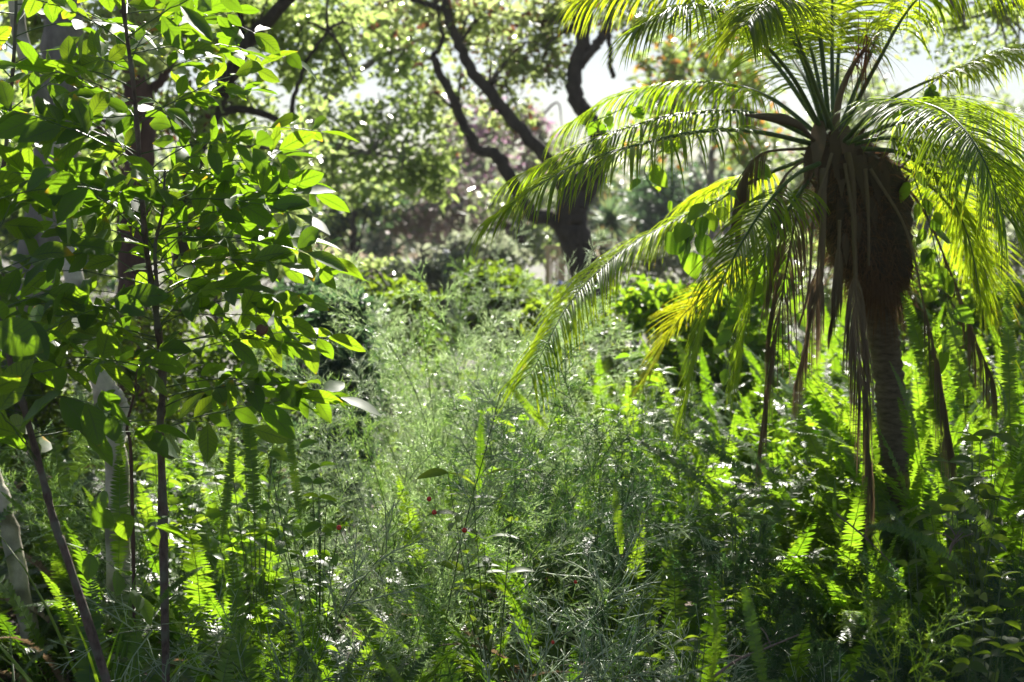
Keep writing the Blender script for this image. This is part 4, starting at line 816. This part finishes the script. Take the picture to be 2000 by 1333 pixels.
AD = [asparagus(30 + s, L=.74, nb=30, bl=.15, sub=9, sl=.05, nl=.011, nw=.0014, per=6, nodes=4, arch=a, al=.5, up=.7, mat='asparagus_dark') for s, a in enumerate([.4, .65, .95])]
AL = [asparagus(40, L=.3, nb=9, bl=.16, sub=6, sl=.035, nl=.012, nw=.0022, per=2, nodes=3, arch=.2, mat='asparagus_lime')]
def aplant(px, Y, label, meshes, n, sc, seed, spread=.5, toward=None, zoff=0, top=None):
    rng = random.Random(seed); x = (px - 1000) / 2778 * Y; g = ground(x, Y)
    root = empty('asparagus_fern', (x, Y, g), label, 'asparagus fern', 'feathery asparagus ferns')
    for k in range(n):
        az = rng.uniform(0, 6.28) if toward is None else R(toward) + rng.gauss(0, .8); lean = rng.uniform(.0, spread)
        m = Matrix.Translation((rng.gauss(0, .05), rng.gauss(0, .05), 0)) @ Euler((0, 0, az)).to_matrix().to_4x4() @ Euler((0, lean, 0)).to_matrix().to_4x4() @ Euler((0, 0, rng.uniform(-.6, .6))).to_matrix().to_4x4() @ Matrix.Scale(sc * rng.uniform(.75, 1.15), 4)
        inst('stem', rng.choice(meshes), root, m)
    return root
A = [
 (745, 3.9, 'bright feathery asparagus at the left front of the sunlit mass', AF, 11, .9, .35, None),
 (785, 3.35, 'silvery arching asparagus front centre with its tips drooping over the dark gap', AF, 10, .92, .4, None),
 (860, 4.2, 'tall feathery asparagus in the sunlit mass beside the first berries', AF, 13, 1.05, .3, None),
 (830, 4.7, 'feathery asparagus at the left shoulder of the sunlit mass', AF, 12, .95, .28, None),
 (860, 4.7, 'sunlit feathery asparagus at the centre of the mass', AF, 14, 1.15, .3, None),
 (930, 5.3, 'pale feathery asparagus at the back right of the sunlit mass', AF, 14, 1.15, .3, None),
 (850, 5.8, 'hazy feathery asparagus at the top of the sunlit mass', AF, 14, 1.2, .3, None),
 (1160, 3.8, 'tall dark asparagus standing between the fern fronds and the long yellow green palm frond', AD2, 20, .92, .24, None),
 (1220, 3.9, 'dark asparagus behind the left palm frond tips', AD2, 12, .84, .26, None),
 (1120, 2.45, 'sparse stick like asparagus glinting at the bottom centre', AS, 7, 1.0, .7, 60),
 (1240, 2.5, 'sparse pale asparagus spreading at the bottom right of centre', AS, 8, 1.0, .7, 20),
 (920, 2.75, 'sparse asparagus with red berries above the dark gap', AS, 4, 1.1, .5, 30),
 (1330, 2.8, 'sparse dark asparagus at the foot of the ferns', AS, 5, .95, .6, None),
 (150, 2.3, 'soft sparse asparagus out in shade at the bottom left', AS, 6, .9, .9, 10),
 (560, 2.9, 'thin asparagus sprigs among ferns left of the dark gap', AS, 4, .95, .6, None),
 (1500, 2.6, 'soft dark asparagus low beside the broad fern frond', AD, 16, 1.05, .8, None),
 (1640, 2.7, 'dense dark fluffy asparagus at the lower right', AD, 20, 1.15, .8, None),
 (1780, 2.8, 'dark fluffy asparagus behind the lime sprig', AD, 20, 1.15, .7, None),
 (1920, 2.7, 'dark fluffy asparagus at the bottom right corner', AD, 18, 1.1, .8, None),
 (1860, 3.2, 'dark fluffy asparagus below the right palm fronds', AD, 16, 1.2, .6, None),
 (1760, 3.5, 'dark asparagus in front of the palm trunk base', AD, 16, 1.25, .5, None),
 (330, 4.2, 'feathery asparagus behind the purple stem', AF, 12, .85, .5, None),
]
for i, (px, Y, lb, ms, n, sc, sp, tw) in enumerate(A): aplant(px, Y, lb, ms, n, sc, 300 + i, sp, tw)
# lime sprig
c = at(1775, 1333, 2.35); root = empty('asparagus_fern', (c.x, 2.35, ground(c.x, 2.35)), 'small bright lime sprig at the bottom right', 'asparagus fern', 'feathery asparagus ferns')
hh = c.z - ground(c.x, 2.35)
mb = MB(); mb.tube([Vector((0, 0, -.02)), Vector((.01, 0, hh * .6)), Vector((0, 0, hh))], [.002, .0015], 5); mb.build('stem', [M['stem_green']], root)
for a_, l_ in ((0, .1), (2, .35), (3.4, .3), (5, .2)): inst('branch', AL[0], root, Matrix.Translation((0, 0, hh - .06)) @ Euler((0, 0, a_)).to_matrix().to_4x4() @ Euler((0, l_, 0)).to_matrix().to_4x4() @ Matrix.Scale(.75, 4))
# red berries held in the sprigs
for i, (px, py, Y, lb) in enumerate([(662, 1031, 2.75, 'lone red berry at the left side of the feathery asparagus'), (838, 975, 2.8, 'upper of two red berries near the centre'), (848, 1001, 2.8, 'lower of two red berries near the centre'),
                                     (907, 1036, 2.7, 'red berry right of the pair, over the dark gap'), (1124, 1137, 2.5, 'tiny orange berry on the sparse asparagus'), (1080, 1255, 2.45, 'dull red berry low on the sparse asparagus')]):
    c = at(px, py, Y); root = empty('berry', c, lb, 'berry', 'red asparagus berries'); mb = MB()
    r_ = .0052 if i < 4 else .0035
    mb.tube([Vector((0, 0, z * r_)) for z in (-1, -.85, -.5, 0, .5, .85, 1)], [r_ * .1, r_ * .55, r_ * .87, r_, r_ * .87, r_ * .55, r_ * .1], 12); mb.build('fruit', [M['berry']], root)
    mb = MB(); mb.tube(spline([Vector((0, 0, r_)), Vector((.004, 0, .012)), Vector((.012, .004, .02))], 5), [.0005, .0005], 4); mb.build('stalk', [M['stem_green']], root)

# ---------------------------------------------------------------- vines with heart leaves
HEART = [.35, .95, 1.0, .82, .5, .05]
def vine(pts, label, n, ll, seed, Yj=.06, mat='vine'):
    P = [at(*p) for p in pts]; S = spline(P, 50); rng = random.Random(seed)
    root = empty('climbing_vine', P[0], label, 'vine', 'climbing vines on the palm'); off = Matrix.Translation(-P[0])
    mb = MB(); mb.tube(S, [.0022, .001], 5); o = mb.build('stem', [M['stem_green']], root); o.data.transform(off)
    for k in range(n):
        t = (k + rng.random() * .8) / n; p = lerpl(S, min(.999, t)) - P[0]; d = Vector((rng.gauss(0, 1), rng.gauss(0, .6), rng.gauss(-.5, .5))).normalized()
        mb = MB(); q = p + d * .02; mb.tube([p, q], [.0009, .0007], 4, 1, cap=False); s = rng.uniform(.6, 1.15)
        mb.leaf(q, d + Vector((0, 0, -.5)), Vector((rng.gauss(0, .5), -.8, .5)), ll * s, ll * .72 * s, HEART, fold=.2, g=.3, segs=5, rnd=rng.random(), wave=.08, rng=rng)
        mb.build('leaf', [M[mat], M['stem_green']], root)
vine([(1470, 310, 4.0), (1420, 380, 3.95), (1375, 410, 3.9), (1350, 450, 3.9), (1330, 520, 3.9)], 'heart leaved vine glowing green on the long left frond', 16, .075, 1)
vine([(1300, 290, 4.1), (1262, 320, 4.1), (1270, 360, 4.1), (1330, 400, 4.1)], 'short vine with one bright leaf left of the long frond', 6, .06, 2)
vine([(1760, 205, 4.0), (1800, 175, 4.0), (1840, 150, 4.0)], 'vine leaves on the upper right palm frond', 9, .05, 3)
vine([(1780, 330, 4.0), (1810, 420, 3.95), (1830, 500, 3.92), (1850, 600, 3.9), (1845, 680, 3.9)], 'dark leaved vine hanging down right of the palm fibre', 20, .06, 4)
vine([(1530, 430, 4.1), (1490, 540, 4.0), (1450, 620, 3.95), (1420, 720, 3.9)], 'dark leaved vine hanging left of the palm fibre', 14, .06, 5)
vine([(1500, 480, 4.4), (1540, 600, 4.4), (1560, 700, 4.4)], 'glowing vine behind the dry fronds', 12, .07, 6)
vine([(1150, 240, 4.2), (1190, 225, 4.2), (1240, 200, 4.2)], 'vine leaves over the tip of the upper left frond', 8, .045, 7)
vine([(1700, 290, 4.3), (1740, 380, 4.4), (1800, 520, 4.4)], 'bright vine behind the fibre mass on the right', 12, .065, 8)

# ---------------------------------------------------------------- small broadleaf plants
def herb(px, py, Y, label, n=6, ll=.05, lw=.026, seed=0, mat='shrub', pairs=5):
    c = at(px, py, Y); g = ground(c.x, Y); rng = random.Random(seed)
    root = empty('broadleaf_herb', (c.x, Y, g), label, 'plant', 'small broad leaved plants among the ferns'); h = c.z - g
    for s in range(n):
        az = rng.uniform(0, 6.28); tip = Vector((math.cos(az) * rng.uniform(.02, .16), math.sin(az) * rng.uniform(.02, .14), h * rng.uniform(.82, 1.06))); S = spline([Vector((0, 0, -.02)), Vector((tip.x * .3, tip.y * .3, h * .5)), tip], 16)
        mb = MB(); mb.tube(S, [.002, .001], 5, 1)
        for k in range(pairs):
            p = lerpl(S, .5 + .499 * k / (pairs - 1)); a = k * 1.57 + rng.uniform(-.3, .3)
            for sg in (0, math.pi):
                d = Vector((math.cos(a + sg), math.sin(a + sg), rng.uniform(-.2, .9))); s_ = rng.uniform(.7, 1.1)
                mb.leaf(p, d, (rng.gauss(0, .6), rng.gauss(0, .6), 1), ll * s_, lw * s_, [.2, .8, 1, .85, .5, .05], fold=.25, g=.7, segs=5, rnd=rng.random(), wave=.06, rng=rng)
        mb.build('stem', [M[mat], M['stem_green']], root)
for i, a in enumerate([
  (1900, 880, 3.2, 'pale glinting broad leaved plant at the right edge', 9, .07, .035), (1960, 960, 3.0, 'broad leaved plant under the pale one at the right edge', 7, .06, .03),
  (1890, 1180, 2.55, 'round leaved plant in the bottom right corner', 6, .045, .03), (1960, 1260, 2.45, 'dark leaved plant at the bottom right corner', 6, .06, .035), (1830, 1080, 2.8, 'small light green plant beside the arching frond', 4, .05, .022),
  (1330, 1180, 2.75, 'shaded small leaved plant right of the sparse asparagus', 6, .04, .018), (960, 930, 3.1, 'upright light green plant with long leaves in front of the asparagus', 3, .09, .028), (1440, 950, 3.2, 'thin leaved plant at the foot of the ferns', 4, .05, .02),
  (620, 920, 3.3, 'bright small plant left of the asparagus bush', 6, .05, .03), (500, 900, 3.6, 'yellow green plant behind the tall purple stem', 7, .06, .035), (330, 900, 3.9, 'leafy plant left of the tall purple stem', 6, .06, .03),
  (1000, 780, 4.2, 'bright leafy plant behind the dark fern tip', 8, .07, .03), (1250, 730, 4.6, 'bright leafy plant between dark asparagus and palm frond', 9, .065, .035),
  (1600, 780, 4.5, 'lit broad leaf plant behind the dry fronds', 9, .07, .04), (1540, 860, 4.2, 'pale leaf plant beside the dry frond tip', 6, .06, .035)]):
    herb(*a[:4], n=int(a[4] * 1.8), ll=a[5] * (.85 if i != 11 else .6), lw=a[6] * .85, seed=400 + i, mat='vine' if i in (8, 9, 11, 12, 13) else 'shrub')
# grass tufts
def tuft(px, Y, label, n, L, seed, W=.009, mat='vine'):
    x = (px - 1000) / 2778 * Y; rng = random.Random(seed); root = empty('grass_tuft', (x, Y, ground(x, Y)), label, 'grass', 'tufts of broad grass')
    for k in range(n):
        a = rng.uniform(0, 6.28); mb = MB(); mb.leaf(Vector((0, 0, -.01)), (math.cos(a) * .35, math.sin(a) * .35, 1), (math.cos(a), math.sin(a), -.3), L * rng.uniform(.7, 1.1), W, [.7, 1, 1, 1, .9, .75, .5, .3, .05], fold=.4, g=rng.uniform(.6, 2), segs=8, rnd=rng.random())
        mb.build('blade', [M[mat]], root)
tuft(120, 3.0, 'arching broad grass blades left of the leaning stem', 14, .95, 1); tuft(230, 3.1, 'arching broad grass blades between the two purple stems', 14, .95, 2); tuft(700, 2.6, 'fine grass in the shade below the asparagus', 22, .6, 3, .004); tuft(745, 2.42, 'dry brown tangle of dead grass at the bottom left of centre', 40, .62, 9, .003, 'dead'); tuft(20, 2.8, 'tall grass blades at the left edge', 10, .9, 4)
# dead twigs
def twig(pts, label, w, seed):
    P = [at(*p) for p in pts]; rng = random.Random(seed); mb = MB(); S = spline([p - P[0] for p in P], 20); mb.tube(S, [w, w * .4], 6, 0, .1, rng)
    for k in range(4):
        p = S[5 + 3 * k]; d = Vector((rng.gauss(0, 1), rng.gauss(0, .6), rng.uniform(0, 1))).normalized() * .05; mb.tube([p, p + d * .5 + Vector((0, 0, .005)), p + d], [w * .5, w * .2], 5)
    o = mb.build('dead_twig', [M['twig']]); o.location = P[0]; tag(o, label, 'twig', 'dead twigs among the plants')
M['twig'] = barkmat('twig_bark', (.10, .07, .055), (.24, .18, .15), 80, .3, .3)
twig([(1390, 1325, 2.4), (1440, 1290, 2.4), (1500, 1265, 2.42), (1560, 1240, 2.45)], 'bent dead twig low beside the lime sprig', .003, 1)
twig([(1630, 1000, 3.2), (1700, 1060, 3.15), (1760, 1120, 3.1)], 'dead twig lying in the dark fluffy asparagus', .0025, 2)
twig([(1850, 1090, 2.9), (1862, 1060, 2.9), (1880, 1040, 2.9)], 'forked brown twig beside the arching frond', .004, 3)
twig([(0, 520, 3.4), (30, 600, 3.4), (60, 650, 3.4)], 'dry twig at the left edge above the leaning stem', .004, 4)
# agapanthus-like flower heads in the distance
for i, (px, py, col) in enumerate([(1030, 548, 'white_petal'), (1045, 553, 'white_petal'), (1093, 556, 'blue_petal'), (1108, 559, 'blue_petal'), (870, 495, 'white_petal')]):
    Y = 9.4; c = at(px, py, Y); g = ground(c.x, Y); rng = random.Random(i)
    root = empty('flower', (c.x, Y, g), ['left of a pair of white flower heads before the railing', 'right of a pair of white flower heads before the railing', 'left of a pair of pale blue flower heads below the railing', 'right of a pair of pale blue flower heads below the railing', 'lone white flower in the sunny distance left of centre'][i], 'flower', 'distant flower heads')
    mb = MB(); mb.tube([Vector((0, 0, 0)), Vector((0, 0, c.z - g))], [.005, .004], 5); mb.build('stalk', [M['stem_green']], root)
    mb = MB()
    for k in range(40): mb.leaf(Vector((0, 0, c.z - g)), (rng.gauss(0, 1), rng.gauss(0, 1), rng.gauss(.4, .6)), (0, 0, 1), .035, .014, [.4, 1, .8, .2], segs=3)
    mb.build('flower_head', [M[col]], root)

# ---------------------------------------------------------------- haze
def haze():
    m = bpy.data.materials.new('haze_air'); m.use_nodes = True; nt = m.node_tree; nt.nodes.remove(nt.nodes['Principled BSDF'])
    v = nd(nt, 'ShaderNodeVolumePrincipled'); v.inputs['Color'].default_value = (.92, .95, 1, 1); v.inputs['Density'].default_value = HAZE; v.inputs['Anisotropy'].default_value = .15
    nt.links.new(v.outputs[0], nt.nodes['Material Output'].inputs['Volume'])
    mb = MB(); box(mb, (-75, -45, -3), (75, 105, 22)); o = mb.build('haze', [m], None, False); o['kind'] = 'stuff'
HAZE = .0008
haze()
